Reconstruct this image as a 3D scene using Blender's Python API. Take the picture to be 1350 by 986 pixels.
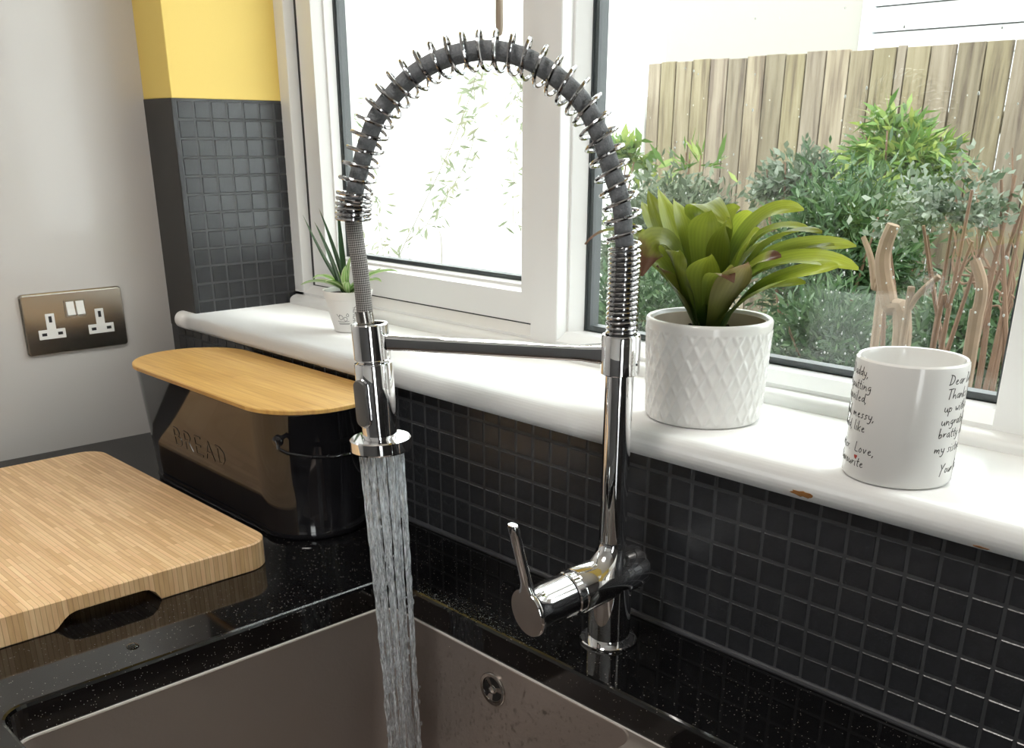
import bpy, bmesh, math, random
import numpy as np
from mathutils import Vector, Matrix
for o in list(bpy.data.objects): bpy.data.objects.remove(o)
S = bpy.context.scene
COL = S.collection
PI = math.pi
# ------------------------------------------------------------------ camera
# world: x along the window wall, y towards the garden, z up, worktop top at z = 0
CAM = Vector((1.5042, -0.6964, 0.4325)); YAW, PITCH, ROLL = -0.8115, -0.388, 0.0025
FPX, PPY, IW, IH = 1319.28, 720.32, 1350, 986
_f = Vector((math.sin(YAW)*math.cos(PITCH), math.cos(YAW)*math.cos(PITCH), math.sin(PITCH)))
_r = Vector((math.cos(YAW), -math.sin(YAW), 0)); _u = _r.cross(_f)
_r, _u = _r*math.cos(ROLL)+_u*math.sin(ROLL), _u*math.cos(ROLL)-_r*math.sin(ROLL)
cd = bpy.data.cameras.new('camera'); cam = bpy.data.objects.new('camera', cd); COL.objects.link(cam)
cam.matrix_world = Matrix(((_r.x, _u.x, -_f.x, CAM.x), (_r.y, _u.y, -_f.y, CAM.y), (_r.z, _u.z, -_f.z, CAM.z), (0, 0, 0, 1)))
cd.sensor_fit = 'HORIZONTAL'; cd.sensor_width = 36; cd.lens = FPX/IW*36; cd.shift_y = (PPY-IH/2)/IW; cd.clip_start = .02
S.camera = cam
def pix(x, y, ax, val):           # photo pixel -> point on the plane axis = val
    d = _f + _r*((x-IW/2)/FPX) - _u*((y-PPY)/FPX)
    return CAM + d*((val-CAM[ax])/d[ax])
# ------------------------------------------------------------------ light
w = bpy.data.worlds.new('overcast_sky'); S.world = w; w.use_nodes = True
bg = w.node_tree.nodes['Background']; bg.inputs[0].default_value = (1, 1, 1, 1); bg.inputs[1].default_value = 5.2
S.view_settings.view_transform = 'Standard'; S.view_settings.look = 'None'
S.view_settings.gamma = 1; S.view_settings.use_curve_mapping = False; S.view_settings.exposure = 0.0
CEIL_FILL = 31.0

# ------------------------------------------------------------------ materials
def nodes(name):
    m = bpy.data.materials.new(name); m.use_nodes = True
    nt = m.node_tree; return m, nt, nt.nodes['Principled BSDF'], nt.nodes['Material Output']
def N(nt, t, **kw):
    n = nt.nodes.new(t)
    for k, v in kw.items():
        if isinstance(v, (int, float, tuple)) and k in n.inputs: n.inputs[k].default_value = v
        else: setattr(n, k, v)
    return n
def simple(name, col, rough=.5, metal=0, coat=0, spec=.5, bump=None, var=None, **kw):
    m, nt, b, out = nodes(name)
    b.inputs['Base Color'].default_value = (*col, 1); b.inputs['Roughness'].default_value = rough
    b.inputs['Metallic'].default_value = metal; b.inputs['Coat Weight'].default_value = coat
    b.inputs['Specular IOR Level'].default_value = spec
    tc = N(nt, 'ShaderNodeTexCoord')
    if var:      # (scale, amount)
        nz = N(nt, 'ShaderNodeTexNoise', Scale=float(var[0]), Detail=4.0); nt.links.new(tc.outputs['Object'], nz.inputs['Vector'])
        mx = N(nt, 'ShaderNodeMix', data_type='RGBA'); mx.inputs[6].default_value = (*[c*(1-var[1]) for c in col], 1); mx.inputs[7].default_value = (*[min(1, c*(1+var[1])) for c in col], 1)
        nt.links.new(nz.outputs['Fac'], mx.inputs[0]); nt.links.new(mx.outputs[2], b.inputs['Base Color'])
    if bump:     # (scale, strength)
        nz = N(nt, 'ShaderNodeTexNoise', Scale=float(bump[0]), Detail=3.0); nt.links.new(tc.outputs['Object'], nz.inputs['Vector'])
        bp = N(nt, 'ShaderNodeBump', Strength=float(bump[1])); bp.inputs['Distance'].default_value = .001
        nt.links.new(nz.outputs['Fac'], bp.inputs['Height']); nt.links.new(bp.outputs['Normal'], b.inputs['Normal'])
    return m
M = {}
M['panel'] = simple('gloss_panel', (.56, .54, .52), .16, coat=.3)
M['yellow'] = simple('yellow_paint', (.86, .64, .17), .55, bump=(300, .05))
M['white_paint'] = simple('white_paint', (.8, .79, .77), .6)
M['warm_wall'] = simple('warm_wall', (.12, .118, .12), .6)
M['floor'] = simple('wood_floor', (.16, .095, .055), .35, var=(6, .3))
M['upvc'] = simple('white_upvc', (.83, .83, .82), .28)
M['sill'] = simple('sill_gloss', (.90, .895, .88), .22, var=(30, .02))
M['rubber'] = simple('black_rubber', (.02, .022, .024), .5)
M['gasket'] = simple('grey_gasket', (.09, .10, .105), .5)
M['spacer'] = simple('grey_spacer', (.05, .06, .065), .4)
M['grout'] = simple('grout', (.047, .0495, .053), .4, bump=(900, .3))
M['dark_trim'] = simple('dark_wall_tile', (.028, .026, .024), .4)
M['sealant'] = simple('grey_sealant', (.045, .047, .052), .35)
M['tile'] = simple('mosaic_tile', (.024, .0255, .029), .25, var=(160, .35), bump=(420, .15))
M['chrome'] = simple('chrome', (.86, .86, .87), .035, metal=1)
M['spring'] = simple('spring_steel', (.50, .50, .51), .13, metal=1)
M['steel_dark'] = simple('dark_steel', (.42, .4, .38), .2, metal=1)
M['black_rub'] = simple('hole_black', (.006, .006, .006), .6)
M['foam'] = simple('hose_foam', (.155, .163, .172), .7, bump=(700, .9), var=(500, .4))
M['button'] = simple('button_grey', (.10, .095, .09), .38)
M['black_gloss'] = simple('black_enamel', (.010, .010, .012), .07, coat=.4)
M['white_plastic'] = simple('white_plastic', (.82, .81, .78), .35)
M['mug'] = simple('mug_glaze', (.80, .79, .765), .1, coat=.3)
M['ink'] = simple('ink', (.02, .018, .016), .5)
M['ink_grey'] = simple('ink_grey', (.12, .12, .12), .5)
M['red'] = simple('heart_red', (.45, .05, .03), .5)
M['pot'] = simple('pot_glaze', (.82, .81, .79), .13, coat=.3)
M['pot_inner'] = simple('pot_inner', (.62, .52, .40), .4)
M['paper_pot'] = simple('matt_white_pot', (.84, .83, .81), .45)
M['soil'] = simple('soil', (.035, .024, .016), .9, bump=(120, 1), var=(90, .6))
M['chip'] = simple('rust_chip', (.34, .15, .04), .6, var=(150, .5))
M['bark'] = simple('bark', (.20, .135, .085), .8, bump=(60, .6), var=(25, .35))
M['twig'] = simple('twig', (.15, .085, .05), .8, var=(30, .3))
M['soil_ground'] = simple('garden_soil', (.12, .10, .07), .95, var=(5, .4))
M['render_white'] = simple('white_render', (.86, .86, .84), .8)
M['render_cream'] = simple('cream_render', (.37, .355, .315), .8)
M['siding'] = simple('white_siding', (.62, .64, .66), .5)
M['cord'] = simple('blind_pull', (.34, .27, .2), .4)
M['wire'] = simple('wire', (.35, .33, .3), .5)

def m_brushed():
    m, nt, b, out = nodes('brushed_steel')
    b.inputs['Base Color'].default_value = (.50, .455, .40, 1); b.inputs['Metallic'].default_value = 1
    b.inputs['Roughness'].default_value = .26; b.inputs['Anisotropic'].default_value = .5
    tc = N(nt, 'ShaderNodeTexCoord'); mp = N(nt, 'ShaderNodeMapping'); mp.inputs['Scale'].default_value = (40, 40, 2600)
    nz = N(nt, 'ShaderNodeTexNoise', Scale=1.0); bp = N(nt, 'ShaderNodeBump', Strength=.03); bp.inputs['Distance'].default_value = .0002
    nt.links.new(tc.outputs['Object'], mp.inputs[0]); nt.links.new(mp.outputs[0], nz.inputs['Vector']); nt.links.new(nz.outputs['Fac'], bp.inputs['Height']); nt.links.new(bp.outputs[0], b.inputs['Normal'])
    return m
M['brushed'] = m_brushed()
def m_sink():
    m, nt, b, out = nodes('satin_sink_steel')
    b.inputs['Base Color'].default_value = (.32, .275, .25, 1); b.inputs['Metallic'].default_value = .6; b.inputs['Roughness'].default_value = .42
    tc = N(nt, 'ShaderNodeTexCoord'); nz = N(nt, 'ShaderNodeTexNoise', Scale=260.0, Detail=3.0); bp = N(nt, 'ShaderNodeBump', Strength=.35); bp.inputs['Distance'].default_value = .0006
    nt.links.new(tc.outputs['Object'], nz.inputs['Vector']); nt.links.new(nz.outputs['Fac'], bp.inputs['Height']); nt.links.new(bp.outputs[0], b.inputs['Normal'])
    return m
M['sink'] = m_sink()
M['rim'] = simple('sink_rim', (.85, .82, .78), .3, metal=.25)
def m_granite():
    m, nt, b, out = nodes('black_granite')
    tc = N(nt, 'ShaderNodeTexCoord')
    vo = N(nt, 'ShaderNodeTexVoronoi', Scale=700.0); nt.links.new(tc.outputs['Object'], vo.inputs['Vector'])
    wn = N(nt, 'ShaderNodeSeparateColor'); nt.links.new(vo.outputs['Color'], wn.inputs[0])
    a = N(nt, 'ShaderNodeMath', operation='GREATER_THAN'); a.inputs[1].default_value = .945; nt.links.new(wn.outputs[0], a.inputs[0])
    d = N(nt, 'ShaderNodeMath', operation='LESS_THAN'); d.inputs[1].default_value = .25; nt.links.new(vo.outputs['Distance'], d.inputs[0])
    k = N(nt, 'ShaderNodeMath', operation='MULTIPLY'); nt.links.new(a.outputs[0], k.inputs[0]); nt.links.new(d.outputs[0], k.inputs[1])
    mx = N(nt, 'ShaderNodeMix', data_type='RGBA'); mx.inputs[6].default_value = (.004, .004, .0045, 1); mx.inputs[7].default_value = (.35, .33, .30, 1)
    nt.links.new(k.outputs[0], mx.inputs[0]); nt.links.new(mx.outputs[2], b.inputs['Base Color'])
    b.inputs['Roughness'].default_value = .07; b.inputs['Specular IOR Level'].default_value = .5
    return m
M['granite'] = m_granite()
def m_bamboo(name, c1, c2, c3, scale, strip, rough, mixf=.5):
    m, nt, b, out = nodes(name)
    tc = N(nt, 'ShaderNodeTexCoord'); mp = N(nt, 'ShaderNodeMapping'); mp.inputs['Rotation'].default_value = (0, 0, 0)
    nt.links.new(tc.outputs['Object'], mp.inputs[0])
    br = N(nt, 'ShaderNodeTexBrick', offset=.37, offset_frequency=2, squash=1.0)
    br.inputs['Color1'].default_value = (*c1, 1); br.inputs['Color2'].default_value = (*c2, 1); br.inputs['Mortar'].default_value = (*c3, 1)
    br.inputs['Scale'].default_value = scale; br.inputs['Mortar Size'].default_value = strip[2]; br.inputs['Mortar Smooth'].default_value = .6
    br.inputs['Brick Width'].default_value = strip[0]; br.inputs['Row Height'].default_value = strip[1]; br.inputs['Bias'].default_value = 0
    nt.links.new(mp.outputs[0], br.inputs['Vector'])
    mp2 = N(nt, 'ShaderNodeMapping'); mp2.inputs['Scale'].default_value = (12, 260, 40); nt.links.new(tc.outputs['Object'], mp2.inputs[0])
    nz = N(nt, 'ShaderNodeTexNoise', Scale=1.0, Detail=4.0); nt.links.new(mp2.outputs[0], nz.inputs['Vector'])
    mx = N(nt, 'ShaderNodeMix', data_type='RGBA', blend_type='OVERLAY'); mx.inputs[0].default_value = mixf
    nt.links.new(br.outputs['Color'], mx.inputs[6]); nt.links.new(nz.outputs['Fac'], mx.inputs[7]); nt.links.new(mx.outputs[2], b.inputs['Base Color'])
    b.inputs['Roughness'].default_value = rough
    return m
M['bamboo'] = m_bamboo('bamboo_board', (.80, .55, .31), (.60, .37, .175), (.44, .26, .115), 1.0, (.058, .0050, .0004), .42, .32)
M['bamboo_lid'] = m_bamboo('bamboo_lid', (.66, .40, .13), (.58, .33, .095), (.45, .24, .06), 1.0, (.30, .02, .0002), .38)
def m_glass(name, tint=(.97, .99, .985), spots=True):
    m, nt, b, out = nodes(name); nt.nodes.remove(b)
    tr = N(nt, 'ShaderNodeBsdfTransparent'); tr.inputs[0].default_value = (*tint, 1)
    gl = N(nt, 'ShaderNodeBsdfGlossy'); gl.inputs['Roughness'].default_value = .0; gl.inputs['Color'].default_value = (1, 1, 1, 1)
    lw = N(nt, 'ShaderNodeLayerWeight'); lw.inputs[0].default_value = .5
    pw = N(nt, 'ShaderNodeMath', operation='POWER'); pw.inputs[1].default_value = 5; nt.links.new(lw.outputs['Facing'], pw.inputs[0])
    fr = N(nt, 'ShaderNodeMath', operation='MULTIPLY_ADD'); fr.inputs[1].default_value = .96; fr.inputs[2].default_value = .035; nt.links.new(pw.outputs[0], fr.inputs[0])
    mx = N(nt, 'ShaderNodeMixShader'); nt.links.new(fr.outputs[0], mx.inputs[0]); nt.links.new(tr.outputs[0], mx.inputs[1]); nt.links.new(gl.outputs[0], mx.inputs[2])
    nt.links.new(mx.outputs[0], out.inputs[0]); return m
M['glass'] = m_glass('window_glass')
def m_water():
    m, nt, b, out = nodes('running_water')
    b.inputs['Base Color'].default_value = (.95, .97, 1, 1); b.inputs['Transmission Weight'].default_value = 1; b.inputs['IOR'].default_value = 1.33; b.inputs['Roughness'].default_value = .08
    df = N(nt, 'ShaderNodeBsdfTranslucent'); df.inputs[0].default_value = (.9, .93, .96, 1)
    d2 = N(nt, 'ShaderNodeBsdfDiffuse'); d2.inputs[0].default_value = (.9, .93, .96, 1)
    ad = N(nt, 'ShaderNodeMixShader'); ad.inputs[0].default_value = .5; nt.links.new(df.outputs[0], ad.inputs[1]); nt.links.new(d2.outputs[0], ad.inputs[2])
    tc = N(nt, 'ShaderNodeTexCoord'); mp = N(nt, 'ShaderNodeMapping'); mp.inputs['Scale'].default_value = (600, 600, 90); nt.links.new(tc.outputs['Object'], mp.inputs[0])
    nz = N(nt, 'ShaderNodeTexNoise', Scale=1.0, Detail=2.0); nt.links.new(mp.outputs[0], nz.inputs['Vector'])
    mr = N(nt, 'ShaderNodeMapRange'); mr.inputs[1].default_value = .4; mr.inputs[2].default_value = .66; mr.inputs[3].default_value = .12; mr.inputs[4].default_value = .9; nt.links.new(nz.outputs['Fac'], mr.inputs[0])
    mx = N(nt, 'ShaderNodeMixShader'); nt.links.new(mr.outputs[0], mx.inputs[0]); nt.links.new(b.outputs[0], mx.inputs[1]); nt.links.new(ad.outputs[0], mx.inputs[2]); nt.links.new(mx.outputs[0], out.inputs[0])
    return m
M['water'] = m_water()
M['drop'] = simple('water_drop', (1, 1, 1), .02); M['drop'].node_tree.nodes['Principled BSDF'].inputs['Transmission Weight'].default_value = 1; M['drop'].node_tree.nodes['Principled BSDF'].inputs['IOR'].default_value = 1.33
def m_braid():
    m, nt, b, out = nodes('braided_nylon')
    uv = N(nt, 'ShaderNodeUVMap')
    def wave(sx, sy):
        mp = N(nt, 'ShaderNodeMapping'); mp.inputs['Scale'].default_value = (sx, sy, 1); nt.links.new(uv.outputs[0], mp.inputs[0])
        sp = N(nt, 'ShaderNodeSeparateXYZ'); nt.links.new(mp.outputs[0], sp.inputs[0])
        a = N(nt, 'ShaderNodeMath', operation='ADD'); nt.links.new(sp.outputs[0], a.inputs[0]); nt.links.new(sp.outputs[1], a.inputs[1])
        s = N(nt, 'ShaderNodeMath', operation='SINE'); nt.links.new(a.outputs[0], s.inputs[0]); return s
    a, c = wave(2*PI*13, 2*PI*12), wave(2*PI*13, -2*PI*12)
    mu = N(nt, 'ShaderNodeMath', operation='MULTIPLY'); nt.links.new(a.outputs[0], mu.inputs[0]); nt.links.new(c.outputs[0], mu.inputs[1])
    mr = N(nt, 'ShaderNodeMapRange'); mr.inputs[1].default_value = -.5; mr.inputs[2].default_value = .5; nt.links.new(mu.outputs[0], mr.inputs[0])
    mx = N(nt, 'ShaderNodeMix', data_type='RGBA'); mx.inputs[6].default_value = (.06, .055, .052, 1); mx.inputs[7].default_value = (.42, .40, .385, 1)
    nt.links.new(mr.outputs[0], mx.inputs[0]); nt.links.new(mx.outputs[2], b.inputs['Base Color']); b.inputs['Roughness'].default_value = .35; b.inputs['Metallic'].default_value = .3
    bp = N(nt, 'ShaderNodeBump', Strength=.6); bp.inputs['Distance'].default_value = .0006; nt.links.new(mr.outputs[0], bp.inputs['Height']); nt.links.new(bp.outputs[0], b.inputs['Normal'])
    return m
M['braid'] = m_braid()
def m_leaf(name, cols, tipcol=None, tip_from=.9, trans=.5, rough=.35, stripe=None):
    # attributes: lt = position along the blade, ls = across it (-1..1)
    m, nt, b, out = nodes(name)
    at = N(nt, 'ShaderNodeAttribute', attribute_name='lt'); as_ = N(nt, 'ShaderNodeAttribute', attribute_name='ls'); oi = N(nt, 'ShaderNodeObjectInfo')
    cr = N(nt, 'ShaderNodeValToRGB'); e = cr.color_ramp.elements
    e[0].position = .22; e[0].color = (*cols[0], 1); e[1].position = .9; e[1].color = (*cols[1], 1)
    nt.links.new(at.outputs['Fac'], cr.inputs[0])
    hs = N(nt, 'ShaderNodeHueSaturation'); nt.links.new(cr.outputs[0], hs.inputs['Color'])
    mr = N(nt, 'ShaderNodeMapRange'); mr.inputs[3].default_value = .6; mr.inputs[4].default_value = 1.3; nt.links.new(oi.outputs['Random'], mr.inputs[0]); nt.links.new(mr.outputs[0], hs.inputs['Value'])
    col = hs.outputs[0]
    # long veins / stripes
    ml = N(nt, 'ShaderNodeMath', operation='MULTIPLY'); ml.inputs[1].default_value = 26 if not stripe else 9; nt.links.new(as_.outputs['Fac'], ml.inputs[0])
    sn = N(nt, 'ShaderNodeMath', operation='SINE'); nt.links.new(ml.outputs[0], sn.inputs[0])
    m2 = N(nt, 'ShaderNodeMapRange'); m2.inputs[1].default_value = -1; m2.inputs[3].default_value = 0; m2.inputs[4].default_value = .13 if not stripe else .9; nt.links.new(sn.outputs[0], m2.inputs[0])
    mx = N(nt, 'ShaderNodeMix', data_type='RGBA'); nt.links.new(m2.outputs[0], mx.inputs[0]); nt.links.new(col, mx.inputs[6]); mx.inputs[7].default_value = (*(stripe or tuple(c*.45 for c in cols[0])), 1); col = mx.outputs[2]
    if tipcol:
        tc = N(nt, 'ShaderNodeTexCoord'); nz = N(nt, 'ShaderNodeTexNoise', Scale=60.0); nt.links.new(tc.outputs['Object'], nz.inputs['Vector'])
        ab = N(nt, 'ShaderNodeMath', operation='MULTIPLY_ADD'); ab.inputs[1].default_value = .25; nt.links.new(nz.outputs['Fac'], ab.inputs[0]); nt.links.new(at.outputs['Fac'], ab.inputs[2])
        m3 = N(nt, 'ShaderNodeMapRange'); m3.inputs[1].default_value = tip_from+.1; m3.inputs[2].default_value = tip_from+.2; nt.links.new(ab.outputs[0], m3.inputs[0])
        mt = N(nt, 'ShaderNodeMix', data_type='RGBA'); nt.links.new(m3.outputs[0], mt.inputs[0]); nt.links.new(col, mt.inputs[6]); mt.inputs[7].default_value = (*tipcol, 1); col = mt.outputs[2]
    nt.links.new(col, b.inputs['Base Color']); b.inputs['Roughness'].default_value = rough; b.inputs['Specular IOR Level'].default_value = .4
    tl = N(nt, 'ShaderNodeBsdfTranslucent'); nt.links.new(col, tl.inputs[0])
    ms = N(nt, 'ShaderNodeMixShader'); ms.inputs[0].default_value = trans; nt.links.new(b.outputs[0], ms.inputs[1]); nt.links.new(tl.outputs[0], ms.inputs[2]); nt.links.new(ms.outputs[0], out.inputs[0])
    return m
M['leaf'] = m_leaf('dracaena_leaf', ((.055, .105, .016), (.36, .42, .05)), trans=.48)
M['leaf_brown'] = m_leaf('dracaena_leaf_brown_tip', ((.09, .15, .018), (.30, .33, .05)), (.16, .08, .05), .8, trans=.4)
M['leaf_pale'] = m_leaf('dracaena_leaf_fading', ((.12, .15, .025), (.50, .42, .16)), (.28, .16, .10), .9, trans=.4)
M['aloe'] = m_leaf('aloe_blade', ((.03, .075, .025), (.03, .08, .03)), (.30, .22, .12), .93, trans=.12)
M['aloe_var'] = m_leaf('aloe_variegated', ((.13, .30, .05), (.20, .40, .08)), trans=.3, stripe=(.55, .62, .38))
def m_foliage(name, c1, c2, c3, trans=.35):
    m, nt, b, out = nodes(name)
    at = N(nt, 'ShaderNodeAttribute', attribute_name='tint'); cr = N(nt, 'ShaderNodeValToRGB'); e = cr.color_ramp.elements
    e[0].color = (*c1, 1); e[1].color = (*c3, 1); k = e.new(.5); k.color = (*c2, 1)
    nt.links.new(at.outputs['Fac'], cr.inputs[0]); nt.links.new(cr.outputs[0], b.inputs['Base Color']); b.inputs['Roughness'].default_value = .4
    tl = N(nt, 'ShaderNodeBsdfTranslucent'); nt.links.new(cr.outputs[0], tl.inputs[0]); ms = N(nt, 'ShaderNodeMixShader'); ms.inputs[0].default_value = trans
    nt.links.new(b.outputs[0], ms.inputs[1]); nt.links.new(tl.outputs[0], ms.inputs[2]); nt.links.new(ms.outputs[0], out.inputs[0]); return m
M['fol_grey'] = m_foliage('foliage_grey_green', (.048, .072, .036), (.096, .132, .072), (.204, .240, .156))
M['fol_dark'] = m_foliage('foliage_deep_green', (.021, .054, .018), (.048, .108, .036), (.120, .192, .084))
M['fol_bright'] = m_foliage('foliage_bright_green', (.060, .132, .024), (.132, .240, .048), (.300, .360, .084))
M['fol_round'] = m_foliage('foliage_small_round', (.060, .102, .054), (.120, .168, .096), (.300, .336, .270))
M['sprig'] = simple('sprig_stem', (.22, .21, .14), .7)
M['fol_pale'] = m_foliage('foliage_pale', (.16, .20, .11), (.24, .27, .17), (.32, .31, .20))
def m_fence():
    m, nt, b, out = nodes('weathered_fence_wood')
    tc = N(nt, 'ShaderNodeTexCoord'); oi = N(nt, 'ShaderNodeObjectInfo')
    mp = N(nt, 'ShaderNodeMapping'); mp.inputs['Scale'].default_value = (30, 30, 2.2); nt.links.new(tc.outputs['Object'], mp.inputs[0])
    ad = N(nt, 'ShaderNodeVectorMath', operation='ADD'); cb = N(nt, 'ShaderNodeCombineXYZ'); mu = N(nt, 'ShaderNodeMath', operation='MULTIPLY'); mu.inputs[1].default_value = 50
    nt.links.new(oi.outputs['Random'], mu.inputs[0]); nt.links.new(mu.outputs[0], cb.inputs[2]); nt.links.new(mp.outputs[0], ad.inputs[0]); nt.links.new(cb.outputs[0], ad.inputs[1])
    nz = N(nt, 'ShaderNodeTexNoise', Scale=1.0, Detail=5.0, Roughness=.6); nt.links.new(ad.outputs[0], nz.inputs['Vector'])
    cr = N(nt, 'ShaderNodeValToRGB'); e = cr.color_ramp.elements; e[0].position = .32; e[0].color = (.085, .058, .038, 1); e[1].position = .72; e[1].color = (.29, .245, .165, 1); k = e.new(.5); k.color = (.205, .168, .10, 1)
    nt.links.new(nz.outputs['Fac'], cr.inputs[0])
    hs = N(nt, 'ShaderNodeHueSaturation'); mr = N(nt, 'ShaderNodeMapRange'); mr.inputs[3].default_value = .80; mr.inputs[4].default_value = 1.25; nt.links.new(oi.outputs['Random'], mr.inputs[0]); nt.links.new(mr.outputs[0], hs.inputs['Value']); nt.links.new(cr.outputs[0], hs.inputs['Color'])
    f1 = N(nt, 'ShaderNodeMath', operation='MULTIPLY'); f1.inputs[1].default_value = 7.31; nt.links.new(oi.outputs['Random'], f1.inputs[0]); f2 = N(nt, 'ShaderNodeMath', operation='FRACT'); nt.links.new(f1.outputs[0], f2.inputs[0])
    mh = N(nt, 'ShaderNodeMapRange'); mh.inputs[3].default_value = .483; mh.inputs[4].default_value = .512; nt.links.new(f2.outputs[0], mh.inputs[0]); nt.links.new(mh.outputs[0], hs.inputs['Hue'])
    mq = N(nt, 'ShaderNodeMapRange'); mq.inputs[3].default_value = .8; mq.inputs[4].default_value = 1.1; nt.links.new(f2.outputs[0], mq.inputs[0]); nt.links.new(mq.outputs[0], hs.inputs['Saturation'])
    nt.links.new(hs.outputs[0], b.inputs['Base Color']); b.inputs['Roughness'].default_value = .85; return m
M['fence'] = m_fence()
def m_emit(name, col, st):
    m, nt, b, out = nodes(name); b.inputs['Emission Color'].default_value = (*col, 1); b.inputs['Emission Strength'].default_value = st; return m
M['fill_lamp'] = m_emit('fill_lamp_diffuser', (1, .95, .89), CEIL_FILL)

# ------------------------------------------------------------------ mesh helpers
def wloc(p):
    v = Vector((0, 0, 0))
    while p is not None: v = v + p.location; p = p.parent
    return v
def link(name, me, mat=None, parent=None, loc=None, smooth=False):
    o = bpy.data.objects.new(name, me); COL.objects.link(o)
    if mat is not None and me is not None and not me.materials: me.materials.append(M[mat] if isinstance(mat, str) else mat)
    if parent is not None: o.parent = parent
    if loc is not None: o.location = loc
    return o
def obj(name, bm, mat, parent=None, smooth=False, base=None):
    """bm in world coordinates; origin is put at base (or parent's origin)"""
    off = wloc(parent) if parent is not None else (Vector(base) if base is not None else Vector((0, 0, 0)))
    bmesh.ops.recalc_face_normals(bm, faces=bm.faces)
    for v in bm.verts: v.co -= off
    if smooth:
        for f in bm.faces: f.smooth = True
        for e in bm.edges:
            if len(e.link_faces) == 2 and e.calc_face_angle(0) > .6: e.smooth = False
    me = bpy.data.meshes.new(name); bm.to_mesh(me); bm.free()
    o = link(name, me, mat, parent)
    if parent is None: o.location = off
    return o
def thing(name, label, cat, loc, group=None):
    o = bpy.data.objects.new(name, None); COL.objects.link(o); o.location = loc; o.empty_display_size = .02
    return tag(o, label, cat, group)
def tag(o, label, cat, group=None):
    o['label'] = label; o['category'] = cat
    if group: o['group'] = group
    return o
def struct(o, label=None, cat=None):
    o['kind'] = 'structure'
    if label: o['label'] = label
    if cat: o['category'] = cat
    return o
def B(): return bmesh.new()
def box(bm, x0, x1, y0, y1, z0, z1, bev=0, seg=1):
    r = bmesh.ops.create_cube(bm, size=1)
    vs = r['verts']
    for v in vs: v.co = Vector(((x0+x1)/2+v.co.x*(x1-x0), (y0+y1)/2+v.co.y*(y1-y0), (z0+z1)/2+v.co.z*(z1-z0)))
    if bev:
        es = {e for v in vs for e in v.link_edges}
        bmesh.ops.bevel(bm, geom=list(es), offset=bev, segments=seg, affect='EDGES', profile=.5)
    return bm
def frame_of(d):
    d = Vector(d).normalized(); a = Vector((0, 0, 1)) if abs(d.z) < .9 else Vector((1, 0, 0))
    u = d.cross(a).normalized(); v = d.cross(u).normalized(); return u, v, d
def lathe(bm, o, d, prof, n=48, cap0=True, cap1=True):
    """profile [(t along d, radius)]"""
    o = Vector(o); u, v, d = frame_of(d); rings = []
    for t, r in prof:
        rings.append([bm.verts.new(o+d*t+(u*math.cos(2*PI*k/n)+v*math.sin(2*PI*k/n))*r) for k in range(n)])
    for a, b in zip(rings, rings[1:]):
        for k in range(n): bm.faces.new((a[k], a[(k+1) % n], b[(k+1) % n], b[k]))
    if cap0: bm.faces.new(rings[0][::-1])
    if cap1: bm.faces.new(rings[-1])
    return bm
def sweep(bm, pts, rad, n=8, caps=True, uv=None):
    """tube along pts (parallel transport); rad number or list"""
    pts = [Vector(p) for p in pts]; m = len(pts)
    if not isinstance(rad, (list, tuple)): rad = [rad]*m
    T = [(pts[min(i+1, m-1)]-pts[max(i-1, 0)]).normalized() for i in range(m)]
    u, v, _ = frame_of(T[0]); rings = []
    for i in range(m):
        u = (u - T[i]*u.dot(T[i])).normalized(); v = T[i].cross(u)
        rings.append([bm.verts.new(pts[i]+(u*math.cos(2*PI*k/n)+v*math.sin(2*PI*k/n))*rad[i]) for k in range(n)])
    L = bm.loops.layers.uv.verify() if uv else None; acc = 0
    for i, (a, b) in enumerate(zip(rings, rings[1:])):
        nxt = acc+(pts[i+1]-pts[i]).length
        for k in range(n):
            f = bm.faces.new((a[k], a[(k+1) % n], b[(k+1) % n], b[k]))
            if uv:
                for l, c in zip(f.loops, ((k/n, acc), ((k+1)/n, acc), ((k+1)/n, nxt), (k/n, nxt))): l[L].uv = (c[0], c[1]*uv)
        acc = nxt
    if caps: bm.faces.new(rings[0][::-1]); bm.faces.new(rings[-1])
    return bm
def prism(bm, poly, h0, h1, fn):
    """closed 2-D polygon extruded from h0 to h1; fn(a,b,h)->point"""
    lo = [bm.verts.new(fn(a, b, h0)) for a, b in poly]; hi = [bm.verts.new(fn(a, b, h1)) for a, b in poly]
    n = len(poly)
    for i in range(n): bm.faces.new((lo[i], lo[(i+1) % n], hi[(i+1) % n], hi[i]))
    bm.faces.new(lo[::-1]); bm.faces.new(hi); return bm
def rrect(x0, x1, y0, y1, r, n=8):
    pts = []
    for cx, cy, a0 in ((x1-r, y1-r, 0), (x0+r, y1-r, PI/2), (x0+r, y0+r, PI), (x1-r, y0+r, 1.5*PI)):
        for k in range(n+1): pts.append((cx+r*math.cos(a0+PI/2*k/n), cy+r*math.sin(a0+PI/2*k/n)))
    return pts
def loft(bm, loops, cap0=True, cap1=True):
    vs = [[bm.verts.new(p) for p in L] for L in loops]; n = len(vs[0])
    for a, b in zip(vs, vs[1:]):
        for k in range(n): bm.faces.new((a[k], a[(k+1) % n], b[(k+1) % n], b[k]))
    if cap0: bm.faces.new(vs[0][::-1])
    if cap1: bm.faces.new(vs[-1])
    return bm
def catmull(P, per=8):
    P = [Vector(p) for p in P]; out = []
    Q = [P[0]*2-P[1]]+P+[P[-1]*2-P[-2]]
    for i in range(1, len(Q)-2):
        a, b, c, d = Q[i-1:i+3]
        for k in range(per):
            t = k/per; out.append(.5*((2*b)+(c-a)*t+(2*a-5*b+4*c-d)*t*t+(3*b-a-3*c+d)*t**3))
    out.append(P[-1]); return out

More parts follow.
